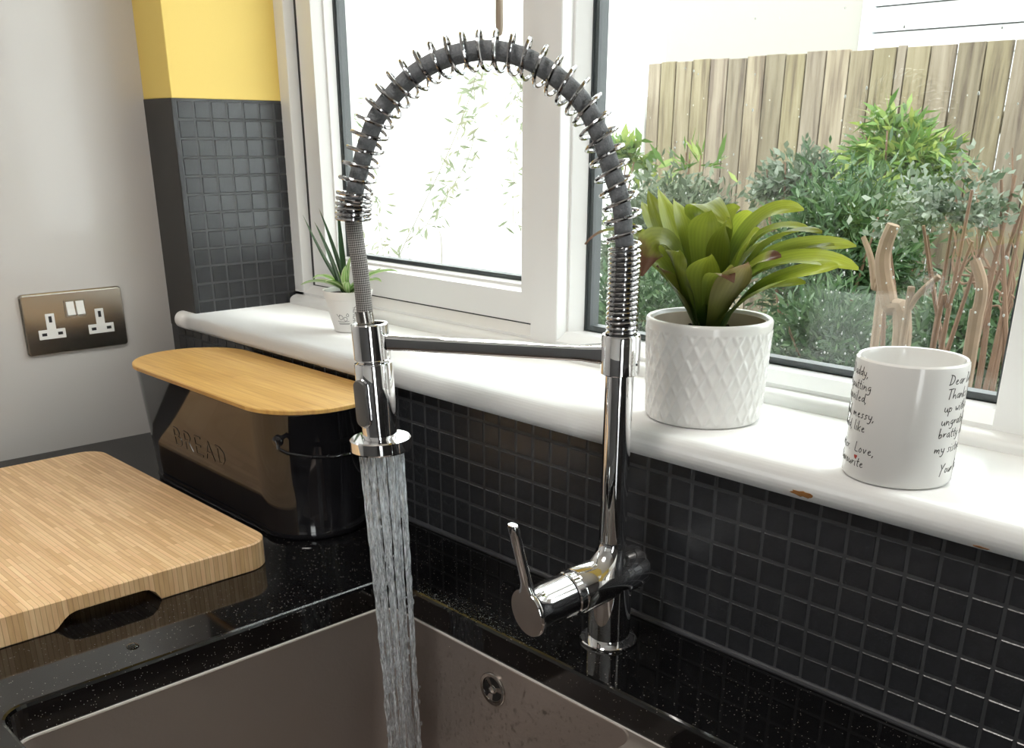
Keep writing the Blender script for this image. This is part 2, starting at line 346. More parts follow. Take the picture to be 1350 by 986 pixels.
# ------------------------------------------------------------------ room shell
SILL, TILE_TOP = .1889, .4821
WX1, WZ1 = 1.90, 1.30          # right and top end of the window opening
RX, RY, RZ0, RZ1 = 3.3, -3.0, -.9, 1.5
struct(obj('floor', box(B(), -.1, RX, RY, .26, RZ0-.05, RZ0), 'floor'))
struct(obj('ceiling', box(B(), -.1, RX, RY, .26, RZ1, RZ1+.05), 'white_paint'))
struct(obj('wall_left', box(B(), -.1, 0, -1.3, .26, RZ0, RZ1), 'panel'))
struct(obj('wall_left_rear', box(B(), -.1, 0, RY, -1.3, RZ0, RZ1), 'panel'))
struct(obj('wall_back', box(B(), -.1, RX, RY-.1, RY, RZ0, .25), 'warm_wall'))
struct(obj('wall_back_upper', box(B(), -.1, RX, RY-.1, RY, .25, RZ1), 'white_paint'))
bm = B(); box(bm, RX, RX+.1, RY, -2.4, RZ0, RZ1); box(bm, RX, RX+.1, -1.6, .26, RZ0, RZ1); box(bm, RX, RX+.1, -2.4, -1.6, 1.2, RZ1)
struct(obj('wall_right', bm, 'warm_wall'))
bm = B()
for a, b_ in ((-2.4, -2.33), (-1.67, -1.6)): box(bm, RX+.02, RX+.08, a, b_, RZ0, 1.2)
for a, b_ in ((RZ0, RZ0+.1), (1.13, 1.2)): box(bm, RX+.021, RX+.079, -2.4, -1.6, a, b_)
d1 = struct(obj('added_door_1', bm, 'upvc'), 'white framed glazed door added out of view to let in light', 'door')  # unseen side door, added for daylight fill and chrome reflections
obj('glass_pane', box(B(), RX+.045, RX+.05, -2.33, -1.67, RZ0+.1, 1.13), 'glass', d1)
# lower window wall with mosaic tiles
wl = struct(obj('wall_window', box(B(), 0, RX, .0007, .26, RZ0, .1635), 'grout'), 'dark mosaic tiled wall under the white window sill', 'wall')
TP, TZ = .0252, .0248
def tile_mesh(name, wdt, hgt):
    bm = B(); box(bm, -wdt/2, wdt/2, 0, .004, -hgt/2, hgt/2)
    fr = [f for f in bm.faces if f.normal.y < -.5 or abs(f.calc_center_median().y) < 1e-6]
    es = {e for f in fr for e in f.edges}; bmesh.ops.bevel(bm, geom=list(es), offset=.0007, segments=1, affect='EDGES')
    bmesh.ops.recalc_face_normals(bm, faces=bm.faces)
    me = bpy.data.meshes.new(name); bm.to_mesh(me); bm.free(); me.materials.append(M['tile']); return me
tm, tm_cut = tile_mesh('tile', TP-.0028, TZ-.0028), tile_mesh('tile_cut', TP-.0028, .0118)
rnd = random.Random(3)
x0 = 1.1539-TP*43
rest = B()
for c in range(-3, 90):
    xc = x0+TP*(c+.5)
    if xc < .015 or xc > RX-.02: continue
    for r in range(7):
        cut = r == 6; zc = .0012+TZ*(r+.5) if not cut else .0012+TZ*6+.0014+.0059
        rot = (rnd.gauss(0, .006), 0, rnd.gauss(0, .006)); near = 10 <= c < 52
        if near:
            o = link('tile', tm_cut if cut else tm, None, wl, (xc, 0, zc)); o.rotation_euler = rot
        else:
            h = .0059 if cut else (TZ-.0028)/2; box(rest, xc-(TP-.0028)/2, xc+(TP-.0028)/2, 0, .004, zc-h, zc+h)
o = obj('tile_field', rest, 'tile', wl); o['kind'] = 'stuff'
o = struct(obj('trim_1', sweep(B(), [(0, -.0005, .0015), (RX, -.0005, .0015)], .0035, 10), 'sealant', smooth=True), 'grey sealant bead where worktop meets tiles', 'sealant')
# left column: tiled below, yellow above
RV = .0878
cl = struct(obj('wall_column', box(B(), 0, RV-.0016, 0, .30, .1635, TILE_TOP-.0005), 'dark_trim'), 'dark tiled lower column beside the window', 'wall')
box_g = obj('grout_bed', box(B(), RV-.0018, RV-.0009, .001, .2, SILL, TILE_TOP-.0008), 'grout', cl)
TR, TRZ = .0256, .0249
tr = tile_mesh('reveal_tile', TR-.0028, TRZ-.0028)
edge_strip = obj('edge_trim', box(B(), RV-.002, RV, 0, .0055, SILL-.01, TILE_TOP-.001), 'tile', cl)
for c in range(7):
    for r in range(12):
        zc = TILE_TOP-.0025-TRZ*(r+.5); yc = .0062+TR*(c+.5)
        if zc-TRZ/2 < SILL-.02 or yc+TR/2 > .19: continue
        o = link('tile', tr, None, cl, (RV-.0004, yc, zc)); o.rotation_euler = (0, 0, PI/2)
        o.rotation_euler = (rnd.gauss(0, .004), rnd.gauss(0, .004), PI/2+rnd.gauss(0, .004))
struct(obj('wall_reveal', box(B(), 0, RV-.001, 0.0006, .30, TILE_TOP-.0005, RZ1, .0008), 'yellow'), 'yellow painted column and window reveal above the tiles', 'wall')
bm = B(); box(bm, RV-.001, RX, 0, .30, WZ1, RZ1); struct(obj('wall_lintel', bm, 'yellow'))
bm = B(); box(bm, WX1, RX, 0, .30, .1635, WZ1); struct(obj('wall_beside_window', bm, 'white_paint'))

# ------------------------------------------------------------------ window sill (bullnose board with a horn past the reveal)
def nose(y_back, r, yf):
    c = yf+r; pts = [(y_back, SILL), (c, SILL)]
    for k in range(1, 12): a = PI/2+PI*k/12; pts.append((c+r*math.cos(a), SILL-r+r*math.sin(a)))
    return pts+[(c, SILL-2*r), (y_back, SILL-2*r)]
bm = B(); prism(bm, nose(.19, .0127, -.0155), RV-.0012, WX1, lambda a, b, h: Vector((h, a, b)))
prism(bm, nose(-.0002, .0127, -.0155), .046, RV-.0012, lambda a, b, h: Vector((h, a, b)))
bmesh.ops.remove_doubles(bm, verts=bm.verts, dist=1e-6)
sl = tag(obj('window_sill', bm, 'sill', smooth=True), 'long white bullnosed window sill with a small brown chip', 'window sill')
rr = random.Random(5)
for px, py, sx, sz in ((1056, 651, .0105, .0028), (1292, 723, .006, .0011)):
    c = pix(px, py, 1, -.0150); c.y = 0
    bm = B(); poly = [(c.x+sx*math.cos(2*PI*k/18)*rr.uniform(.7, 1.15), sz*math.sin(2*PI*k/18)*rr.uniform(.6, 1.3)) for k in range(18)]
    zc = SILL-.0127; s0 = math.asin(max(-1, min(1, (c.z-zc)/.0127)))
    vs = []
    for rad in (.01305, .0126):
        vs.append([Vector((x, -.0028-rad*math.cos(s0+q/.0127), zc+rad*math.sin(s0+q/.0127))) for x, q in poly])
    loft(bm, vs); obj('chip', bm, 'chip', sl)['label'] = 'brown chipped patch'
# ------------------------------------------------------------------ window
YF = .1725
wn = struct(thing('window_1', 'white uPVC window with opening casements and a fixed pane', 'window', (0, 0, 0)))
def barx(bm, prof, x0, x1): return prism(bm, prof, x0, x1, lambda a, b, h: Vector((h, a, b)))     # profile (y,z)
def barz(bm, prof, z0, z1): return prism(bm, prof, z0, z1, lambda a, b, h: Vector((a, b, h)))     # profile (x,y)
MUL = ((.6202, .6651), (1.184, 1.229))
bm = B()
barx(bm, [(YF, SILL-.002), (YF, .206), (.19, .2155), (.235, .2155), (.235, SILL-.002)], RV-.001, WX1+.001)
barx(bm, [(YF, WZ1+.002), (YF, WZ1-.028), (.19, WZ1-.034), (.235, WZ1-.034), (.235, WZ1+.002)], RV-.001, WX1+.001)
barz(bm, [(RV-.001, YF), (.111, YF), (.112, YF+.001), (.112, .235), (RV-.001, .235)], SILL, WZ1)
barz(bm, [(WX1+.001, YF), (WX1-.024, YF), (WX1-.0265, .19), (WX1-.0265, .235), (WX1+.001, .235)], SILL, WZ1)
obj('outer_frame', bm, 'upvc', wn)
for a, b_ in MUL:
    bm = B(); barz(bm, [(a, YF+.0006), (a+.001, YF-.0004), (b_-.001, YF-.0004), (b_, YF+.0006), (b_, .235), (a, .235)], .19, WZ1-.03)
    obj('mullion', bm, 'upvc', wn)
def glazing(parent, x0, x1, z0, z1, yg, sp=.007):
    """gasket ring, spacer ring and pane filling an opening"""
    for nm, y0, y1, wd, mt in (('gasket', yg-.006, yg-.0035, .0018, 'gasket'), ('spacer_bar', yg-.003, yg+.012, sp, 'spacer')):
        bm = B(); e = wd
        for q in ((x0, x0+e, z0, z1), (x1-e, x1, z0, z1), (x0+e, x1-e, z0, z0+e), (x0+e, x1-e, z1-e, z1)): box(bm, q[0], q[1], y0, y1, q[2], q[3])
        obj(nm, bm, mt, parent)
    obj('glass_pane', box(B(), x0+.001, x1-.001, yg-.0032, yg-.0008, z0+.001, z1-.001), 'glass', parent)
    obj('glass_pane', box(B(), x0+.001, x1-.001, yg+.0125, yg+.015, z0+.001, z1-.001), 'glass', parent)
def mitred(bm, x0, x1, z0, z1, prof):
    """frame from a profile of (inset, y) swept round a rectangle with mitred corners"""
    rings = []
    for q, y in prof: rings.append([Vector((x0+q, y, z0+q)), Vector((x1-q, y, z0+q)), Vector((x1-q, y, z1-q)), Vector((x0+q, y, z1-q))])
    rings.append(rings[0]); return loft(bm, rings, False, False)
def casement(x0, x1):
    z0, z1 = .2172, WZ1-.036
    s = obj('sash', mitred(B(), x0, x1, z0, z1, [(0, .19), (.0365, .19), (.0395, .2076), (.0425, .2085), (.044, .222), (.044, .25), (0, .25)]), 'upvc', wn)
    glazing(s, x0+.0425, x1-.0425, z0+.0425, z1-.0425, .2285)
    g = obj('seal', mitred(B(), x0-.0068, x1+.0068, z0-.0068, z1+.0068, [(0, .1905), (.0066, .1905), (.0066, .21), (0, .21)]), 'rubber', s)
    return s
casement(.1185, .6225)
casement(MUL[1][1]-.002, WX1-.031)
fx0, fx1 = MUL[0][1], MUL[1][0]
bd = obj('glazing_bead', mitred(B(), fx0-.001, fx1+.001, .205, WZ1-.034, [(0, .1905), (.004, .1905), (.0105, .2095), (.0105, .222), (0, .222)]), 'upvc', wn)
glazing(bd, fx0+.008, fx1-.008, .2135, WZ1-.042, .2165, .0085)
# rain spots on the fixed pane and the casement
rr = random.Random(8); bm = B()
for k in range(420):
    x = rr.uniform(fx0+.02, fx1-.02); z = .225+abs(rr.gauss(0, .14)); s = rr.choice((.0005, .0006, .0008, .0008, .0012))
    if z > .62: continue
    bmesh.ops.create_icosphere(bm, subdivisions=1, radius=1, matrix=Matrix.Translation((x, .232, z)) @ Matrix.Diagonal((s, s*.5, s*rr.uniform(1, 1.6), 1)))
o = obj('rain_spots', bm, 'white_plastic', bd); o['kind'] = 'stuff'
# bead along the foot of the frame
def qround(y0, y1, z0, z1, n=6):
    return [(y1, z0), (y0, z0)]+[(y1-(y1-y0)*math.cos(PI/2*k/n), z0+(z1-z0)*(.35+.65*math.sin(PI/2*k/n))) for k in range(n+1)]
bm = B(); barx(bm, qround(.157, YF, SILL, .2022), RV+.006, WX1)
struct(obj('trim_2', bm, 'upvc', smooth=True), 'white rounded bead at the foot of the window frame', 'trim')

# ------------------------------------------------------------------ worktop with sink cut-out
CX0, CX1, CY0, CY1 = .7115, 1.30, -.517, -.1255
DV0, DV1 = 1.060, 1.076          # steel divider between the two bowls
def hole(off, z, n=8): return [Vector((x, y, z)) for x, y in rrect(CX0-off, CX1+off, CY0-off, CY1+off, .022+off, n)]
bm = B()
outer = [Vector((0, -.62, 0)), Vector((RX, -.62, 0)), Vector((RX, 0.0, 0)), Vector((0, 0.0, 0))]
def ring(L, z): return [bm.verts.new(Vector((p.x, p.y, z))) for p in L]
h_top = ring(hole(.0035, 0), 0); h_c1 = ring(hole(.0012, 0), -.0008); h_c2 = ring(hole(0, 0), -.0035); h_bot = ring(hole(0, 0), -.030)
o_top, o_bot = ring(outer, 0), ring(outer, -.030)
def walls(a, b):
    for k in range(len(a)): bm.faces.new((a[k], a[(k+1) % len(a)], b[(k+1) % len(a)], b[k]))
walls(h_top, h_c1); walls(h_c1, h_c2); walls(h_c2, h_bot); walls(o_top, o_bot)
def fill(a, b):
    es = []
    for L in (a, b):
        for k in range(len(L)): es.append(bm.edges.get((L[k], L[(k+1) % len(L)])))
    bmesh.ops.triangle_fill(bm, edges=es, use_beauty=True)
fill(o_top, h_top); fill(o_bot, h_bot)
tag(obj('worktop', bm, 'granite'), 'polished black speckled stone worktop with an undermount sink opening', 'worktop')
# ------------------------------------------------------------------ sink
sk = thing('sink', 'brown-grey satin undermount sink set below the black worktop', 'sink', (.885, -.32, -.24))
def sl_(off, z, r=.03, a=None, b=None): return [Vector((x, y, z)) for x, y in rrect((CX0 if a is None else a)+off, (CX1 if b is None else b)-off, CY0+off, CY1-off, r, 8)]
for a, b_ in ((CX0, DV0), (DV1, CX1)):
    fl = [Vector((x, y, -.0305)) for x, y in rrect(a-(.02 if a == CX0 else .008), b_+(.008 if b_ == DV0 else .02), CY0-.02, CY1+.02, .002, 8)]
    L_ = [fl]+[sl_(o_, z_, r_, a, b_) for o_, z_, r_ in ((.0012, -.0305, .02), (.0022, -.0318, .02), (.0018, -.034, .021), (.0015, -.05, .022), (.006, -.19, .03), (.012, -.21, .034), (.03, -.222, .045), (.09, -.228, .05))]
    obj('bowl', loft(B(), L_, False, True), 'sink', sk, smooth=True)
bm = B(); loft(bm, [sl_(-.002, -.0301, .022), sl_(.0018, -.0301, .02), sl_(.0018, -.0312, .02), sl_(-.002, -.0312, .022)], False, False)
obj('rim', bm, 'rim', sk)
ov = Vector((.8785, -.1272, -.0625))
a = obj('overflow', lathe(B(), ov, (0, -1, 0), [(0, .0175), (.0015, .0175), (.0022, .0165), (.0018, .0135), (.0004, .013)], 32, False, True), 'steel_dark', sk, smooth=True)
for k in range(3):
    a0 = 2*PI*k/3+.5; poly = []
    for t in np.linspace(a0, a0+1.45, 9): poly.append((.0122*math.cos(t), .0122*math.sin(t)))
    for t in np.linspace(a0+1.3, a0+.15, 7): poly.append((.0052*math.cos(t), .0052*math.sin(t)))
    obj('opening', prism(B(), poly, .0001, .0007, lambda p, q, h: ov+Vector((p, -.0005-h, q))), 'black_rub', a)
obj('screw', lathe(B(), ov+Vector((0, -.0004, 0)), (0, -1, 0), [(0, .0036), (.0016, .0034), (.0022, .002)], 16), 'chrome', a, smooth=True)

# ------------------------------------------------------------------ tap
TX, TY = .9641, -.0602
tap = thing('kitchen_tap', 'tall chrome kitchen tap with a coiled spring hose and spray head', 'tap', (TX, TY, 0))
PD = Vector((-.8509, -.5253, 0))             # direction of the arm in plan
def ap(u, z, n=0): return Vector((TX, TY, 0))+PD*u+Vector((0, 0, z))+Vector((-PD.y, PD.x, 0))*n
UP = (0, 0, 1)
obj('base_ring', lathe(B(), (TX, TY, 0), UP, [(.0002, .0262), (.0012, .0265), (.0026, .0264), (.0034, .0256), (.0038, .0205)], 64), 'chrome', tap, smooth=True)
obj('stem', lathe(B(), (TX, TY, 0), UP, [(.003, .0195), (.06, .0195)], 64), 'chrome', tap, smooth=True)
# valve body lying along -y with a saddle flowing into the pole
VB = Vector((TX, TY, .0655))
VA = Vector((-.12, -.985, -.10)).normalized()
VU = (Vector((0, 0, 1))-VA*VA.z).normalized(); VS = VU.cross(VA).normalized()
vb = obj('valve_body', lathe(B(), VB, VA, [(-.036, .004), (-.0352, .012), (-.032, .0190), (-.027, .0208), (.042, .0212), (.0432, .0204)], 64), 'chrome', tap, smooth=True)
bm = B(); loops = []
for t in np.linspace(0, 1, 14):
    z = .074+.026*t; rx = .0122+.0075*(1-t)**2.2; ry = .0122+.020*(1-t)**2.2
    loops.append([Vector((TX+rx*math.cos(q), TY-.010*(1-t)**2+ry*math.sin(q)*(1 if math.sin(q) < 0 else .55), z)) for q in np.linspace(0, 2*PI, 48, endpoint=False)])
obj('saddle', loft(bm, loops), 'chrome', tap, smooth=True)
obj('valve_ring', lathe(B(), VB, VA, [(.0400, .0190), (.0440, .0196), (.0446, .0206), (.0505, .0207), (.0516, .0197)], 64), 'chrome', vb, smooth=True)
hd_ = obj('handle', lathe(B(), VB, VA, [(.052, .0188), (.053, .0196), (.080, .0192), (.090, .0198), (.0925, .0208)], 64), 'chrome', tap, smooth=True)
dc = VB+VA*.0945
def vp(a, b, c): return dc+VS*a+VU*b+VA*c
poly = [(.0222*math.cos(q), .0225*math.sin(q)-.001) for q in np.linspace(0, 2*PI, 56, endpoint=False)]
bm = B(); loft(bm, [[vp(a*k, b*k, c) for a, b in poly] for k, c in ((.96, -.0022), (1, -.0012), (1, .0008), (.96, .0022), (.5, .0030))])
obj('handle_disc', bm, 'chrome', hd_, smooth=True)
loops = []
for b, c, wx, wy in ((.010, .0005, .0150, .0018), (.0155, .0003, .0128, .0024), (.0195, -.0002, .0098, .0032), (.0235, -.0006, .0074, .0040), (.029, -.0004, .0058, .0043), (.038, .0010, .0050, .0043), (.056, .0040, .0051, .0040), (.074, .0068, .0056, .0038), (.0825, .0080, .0058, .0037), (.0848, .0083, .0048, .0029)):
    loops.append([vp(wx*math.copysign(abs(math.cos(q))**.75, math.cos(q)), b, c+wy*math.copysign(abs(math.sin(q))**.75, math.sin(q))) for q in np.linspace(0, 2*PI, 24, endpoint=False)])
obj('lever', loft(B(), loops), 'chrome', hd_, smooth=True)
obj('pole', lathe(B(), (TX, TY, 0), UP, [(.08, .0121), (.2550, .0121)], 64), 'chrome', tap, smooth=True)
cr = obj('collar', lathe(B(), (TX, TY, 0), UP, [(.2495, .0150), (.2505, .0163), (.281, .0163), (.2826, .0155), (.2826, .0135), (.279, .0128)], 64), 'chrome', tap, smooth=True)
# hose path in the plane of the arm
UZ = [(0, .281), (0, .30), (0, .33), (.0004, .352), (.0019, .3637), (.003, .3757), (.0053, .387), (.0087, .3973), (.0125, .4076), (.0168, .4188), (.021, .4301), (.0262, .440), (.0322, .4505), (.0395, .4595), (.0474, .4668), (.0553, .4730), (.0640, .4789), (.0733, .4843), (.0835, .4888), (.0959, .4924), (.1083, .4943), (.1211, .4946), (.134, .4930), (.1458, .4903), (.1575, .4864), (.1693, .4808), (.1784, .4752), (.187, .4685), (.1958, .4603), (.202, .4535), (.2091, .4440), (.2182, .4240), (.2254, .4037), (.2288, .393), (.2312, .3797), (.2325, .3665)]
path = catmull([ap(u, z) for u, z in UZ], 6)
LEN = [0]
for a, b_ in zip(path, path[1:]): LEN.append(LEN[-1]+(b_-a).length)
Ltot = LEN[-1]
def at_len(s):
    s = max(0, min(Ltot-1e-6, s)); i = max(0, int(np.searchsorted(LEN, s, 'right'))-1); i = min(i, len(path)-2)
    t = (s-LEN[i])/(LEN[i+1]-LEN[i]); p = path[i].lerp(path[i+1], t); d = (path[i+1]-path[i]).normalized(); return p, d
obj('hose_sleeve', sweep(B(), [at_len(s)[0] for s in np.linspace(.0, Ltot, 160)], .0074, 20), 'foam', tap, smooth=True)
hp = catmull([ap(.2325, .369), ap(.2310, .350), ap(.2290, .330), ap(.2272, .305), ap(.2262, .2835), ap(.2255, .272)], 8)
bh = obj('braided_hose', sweep(B(), hp, .0071, 24, uv=1/.045), 'braid', tap, smooth=True)
obj('ferrule', sweep(B(), [ap(.2274, .2915), ap(.2262, .2835), ap(.2255, .272)], .0078, 24), 'steel_dark', bh, smooth=True)
# spring wire: dense, loose, dense
seg = []; s = .0; ph = 0; nrm = Vector((-PD.y, PD.x, 0)); wp = []
S1, S2 = .068, Ltot-.019
def dens(s):
    def sm(a, b, x): t = max(0, min(1, (x-a)/(b-a))); return t*t*(3-2*t)
    loose = sm(S1, S1+.006, s)*(1-sm(S2-.005, S2, s)); return (1/.0039)*(1-loose)+(1/.0121)*loose
def srad(s):
    t = max(0, min(1, (s-S1)/.02)); return .0119+.0022*t
ds = .00012; s = 0; step = 2*PI/22; nxt = 0
while s < Ltot:
    ph += 2*PI*dens(s)*ds; s += ds
    if ph >= nxt:
        p, d = at_len(s); a = nrm; b_ = d.cross(a).normalized(); wp.append(p+(a*math.cos(ph)+b_*math.sin(ph))*srad(s)); nxt += step
obj('spring', sweep(B(), wp, .0016, 8), 'spring', tap, smooth=True)
# arm
ar0, ar1 = ap(.0150, .2655), ap(.2090, .2655)
loops = []
for t in np.linspace(0, 1, 12):
    p = ar0.lerp(ar1, t); k = 1+.25*max(0, 1-t*16)+.10*max(0, (t-.94)*16); hh, ww = .0068*k-.0004*t, .0042*k
    loops.append([p+nrm*(ww*math.copysign(abs(math.cos(q))**.45, math.cos(q)))+Vector((0, 0, hh*math.copysign(abs(math.sin(q))**.45, math.sin(q)))) for q in np.linspace(0, 2*PI, 28, endpoint=False)])
obj('arm', loft(B(), loops), 'chrome', tap, smooth=True)
# spray head, leaning slightly
AX = (ap(.2175, .1736)-ap(.2226, .2801)).normalized(); H0 = ap(.2226, .2815)
hr = obj('holder_ring', lathe(B(), H0, AX, [(.012, .0118), (.0008, .0122), (0, .0132), (0, .0156), (.0010, .0164), (.0308, .0164), (.0318, .0156)], 64, True, True), 'chrome', tap, smooth=True)
sh = obj('spray_head', lathe(B(), H0, AX, [(.031, .0135), (.0335, .0135), (.0345, .0166), (.036, .0172), (.070, .0170), (.098, .0160), (.101, .0160)], 64), 'chrome', tap, smooth=True)
obj('neck', lathe(B(), H0, AX, [(.100, .0145), (.104, .0145)], 48), 'chrome', sh, smooth=True)
obj('flange', lathe(B(), H0, AX, [(.1025, .0140), (.1028, .0268), (.1040, .0280), (.1135, .0280), (.1150, .0268), (.1152, .0225)], 72), 'chrome', sh, smooth=True)
obj('nozzle_plate', lathe(B(), H0, AX, [(.115, .0222), (.1162, .0215)], 48), 'steel_dark', sh, smooth=True)
# rocker button on the camera-left side of the head
bu, bv = AX.cross(nrm).normalized(), nrm
bdir = (-_r*.63-_f*.77); bdir = (bdir-AX*bdir.dot(AX)).normalized(); bs = AX.cross(bdir).normalized()
def capsule(a0, a1, hw, n=10):
    P_ = []
    for k in range(n+1): t = PI*k/n; P_.append((hw*math.cos(t), a0+hw-hw*math.sin(t)))
    for k in range(n+1): t = PI*k/n; P_.append((-hw*math.cos(t), a1-hw+hw*math.sin(t)))
    return P_
def on_head(a, b, lift): return H0+AX*b+(bs*math.sin(a/.0168)+bdir*math.cos(a/.0168))*(.0166+lift)
def pad(name, hw, a0, a1, l0, l1, inset, mat, par):
    loops = [[on_head(a, b, l) for a, b in capsule(a0+i, a1-i, hw-i)] for i, l in ((0, l0), (0, l1*.7), (inset, l1), (hw*.6, l1*1.02))]
    return obj(name, loft(B(), loops), mat, par, smooth=True)
bt = pad('button_bezel', .0080, .0455, .0910, -.004, .0022, .0007, 'chrome', sh)
pad('button', .0066, .0472, .0893, .0005, .0044, .0010, 'button', sh)

# ------------------------------------------------------------------ water
rr = random.Random(11); bm = B()
W0 = H0+AX*.1160; wu, wv, _ = frame_of(AX)
zend = -.222
def strand(rx, ry, r0, breaks, zstop):
    pts, rad = [], []; n = 46; jx, jy = rr.uniform(-1, 1)*.0016, rr.uniform(-1, 1)*.0016; p0, p1, f0 = rr.uniform(0, 6), rr.uniform(0, 6), rr.uniform(60, 110)
    for k in range(n):
        t = k/(n-1); dz = (W0.z-zstop)*t; con = 1-.22*min(1, dz/.25)
        c = W0+Vector((AX.x, AX.y, 0))*dz*.9*(1-.3*t); c = Vector((c.x, c.y, W0.z-dz))
        p = c+wu*(rx*con+jx*t*2+.0006*t*math.sin(f0*dz+p0))+wv*(ry*con+jy*t*2+.0006*t*math.sin(f0*1.3*dz+p1))
        pts.append(p); rad.append(max(.00025, r0*(1-.25*t)*(1+(.15+.65*t)*math.sin(f0*2.6*dz+p1)*rr.uniform(.5, 1))))
    sweep(bm, pts, rad, 7)
for k in range(14):
    a = 2*PI*k/14+rr.uniform(-.1, .1); strand(.0196*math.cos(a), .0196*math.sin(a), .0015, 0, zend)
for k in range(7):
    a = 2*PI*k/7+.2; strand(.0125*math.cos(a), .0125*math.sin(a), .0013, 0, zend)
for k in range(2):
    a = 2*PI*k/2+.2; strand(.0055*math.cos(a), .0055*math.sin(a), .0013, 0, zend)
for k in range(260):
    t = rr.random()**.6; z = W0.z-(W0.z-zend)*t; a = rr.uniform(0, 2*PI); r_ = .0195*(1-.2*t)*math.sqrt(rr.random())+.003*t
    p = W0+Vector((AX.x, AX.y, 0))*(W0.z-z)*.8+wu*r_*math.cos(a)+wv*r_*math.sin(a); s = rr.uniform(.0005, .0013)
    bmesh.ops.create_icosphere(bm, subdivisions=1, radius=1, matrix=Matrix.Translation((p.x, p.y, z)) @ Matrix.Diagonal((s, s, s*rr.uniform(1.5, 4), 1)))
ws = tag(obj('water_stream', bm, 'water', smooth=True, base=(W0.x, W0.y, zend)), 'clear water pouring from the spray head into the sink', 'water'); ws['kind'] = 'stuff'
# drops lying on the worktop
bm = B()
def dome(bm, p, s, h):
    bmesh.ops.create_icosphere(bm, subdivisions=1, radius=1, matrix=Matrix.Translation(p) @ Matrix.Diagonal((s, s*rr.uniform(.7, 1.2), h, 1)))
for k in range(800):
    x = rr.gauss(.845, .06); y = -.1245+abs(rr.gauss(0, .011))+.002
    if x < .745 or x > .99 or (x-TX)**2+(y-TY)**2 < .0009: continue
    s = rr.uniform(.0005, .0015); dome(bm, Vector((x, y, .0001)), s, s*.6)
for k in range(60):
    x = .71-abs(rr.gauss(0, .03))-.004; y = rr.uniform(-.26, -.13); s = rr.uniform(.0003, .0008); dome(bm, Vector((x, y, .0001)), s, s*.6)
o = tag(obj('worktop_drops', bm, 'drop', smooth=True), 'fine water droplets splashed along the sink edge of the worktop', 'water drops'); o['kind'] = 'stuff'
p = pix(175, 852, 2, 0)
bm = B(); bmesh.ops.create_uvsphere(bm, u_segments=24, v_segments=14, radius=1, matrix=Matrix.Translation(p+Vector((0, 0, .0002))) @ Matrix.Diagonal((.0062, .0056, .0020, 1)))
tag(obj('water_drop', bm, 'drop', smooth=True, base=p), 'single large water drop lying on the worktop before the chopping board', 'water drop')
bm = B()
for k in range(900):
    x = rr.uniform(CX0+.03, DV0-.03); z = rr.uniform(-.2, -.04); y = CY1-.0012-.005*max(0, min(1, (-.05-z)/.14)); s = rr.uniform(.0008, .0019)
    bmesh.ops.create_icosphere(bm, subdivisions=1, radius=1, matrix=Matrix.Translation((x, y, z)) @ Matrix.Diagonal((s, s*.6, s*rr.uniform(1, 1.8), 1)))
o = obj('bowl_drops', bm, 'drop', sk, smooth=True); o['kind'] = 'stuff'

# ------------------------------------------------------------------ chopping board
def apply_bool(o, cutter):
    md = o.modifiers.new('cut', 'BOOLEAN'); md.operation = 'DIFFERENCE'; md.object = cutter; md.solver = 'EXACT'
    dg = bpy.context.evaluated_depsgraph_get(); dg.update(); me = bpy.data.meshes.new_from_object(o.evaluated_get(dg))
    o.modifiers.clear(); o.data = me; bpy.data.objects.remove(cutter)
BX0, BX1, BY0, BY1, BH = .135, .5975, -.555, -.192, .0305
def bl(i, z): return [Vector((x, y, z)) for x, y in rrect(BX0+i, BX1-i, BY0+i, BY1-i, .03-i, 8)]
brd = obj('chopping_board', loft(B(), [bl(.0012, .0), bl(0, .0012), bl(0, BH-.0014), bl(.0014, BH)]), 'bamboo', base=((BX0+BX1)/2, (BY0+BY1)/2, 0))
poly = [(-.432, -.01), (-.432, .0), (-.426, .003), (-.419, .0095), (-.413, .0135), (-.405, .0155), (-.342, .0155), (-.334, .0138), (-.328, .0095), (-.3225, .0), (-.3225, -.01)]
cut = obj('cutter', prism(B(), poly, .565, .64, lambda a, b, h: Vector((h, a, b))), 'bamboo')
apply_bool(brd, cut)
tag(brd, 'thick bamboo chopping board with a notched hand grip lying on the worktop', 'chopping board')
# ------------------------------------------------------------------ bread bin
def stad(x0, x1, y0, y1, z, rf=.98, n=18):
    r = (y1-y0)/2*rf; return [Vector((x, y, z)) for x, y in rrect(x0, x1, y0, y1, r, n)]
bx0, bx1, by0, by1, LZ = .168, .592, -.167, -.007, .158
bb = thing('bread_bin', 'black oval metal bread bin with a bamboo lid in the corner', 'bread bin', ((bx0+bx1)/2, (by0+by1)/2, 0))
def bs_(i, z): return stad(bx0+i, bx1-i, by0+i, by1-i, z)
obj('body', loft(B(), [bs_(.0185, .0002), bs_(.0150, .0015), bs_(.0140, .006), bs_(.0150, .0095), bs_(.0155, .0105), bs_(.0040, .1505), bs_(.0030, .1520)], True, True), 'black_gloss', bb, smooth=True)
obj('lid', loft(B(), [bs_(.0010, .1524), bs_(0, .1532), bs_(0, .1570), bs_(.0012, LZ)]), 'bamboo_lid', bb, smooth=True)
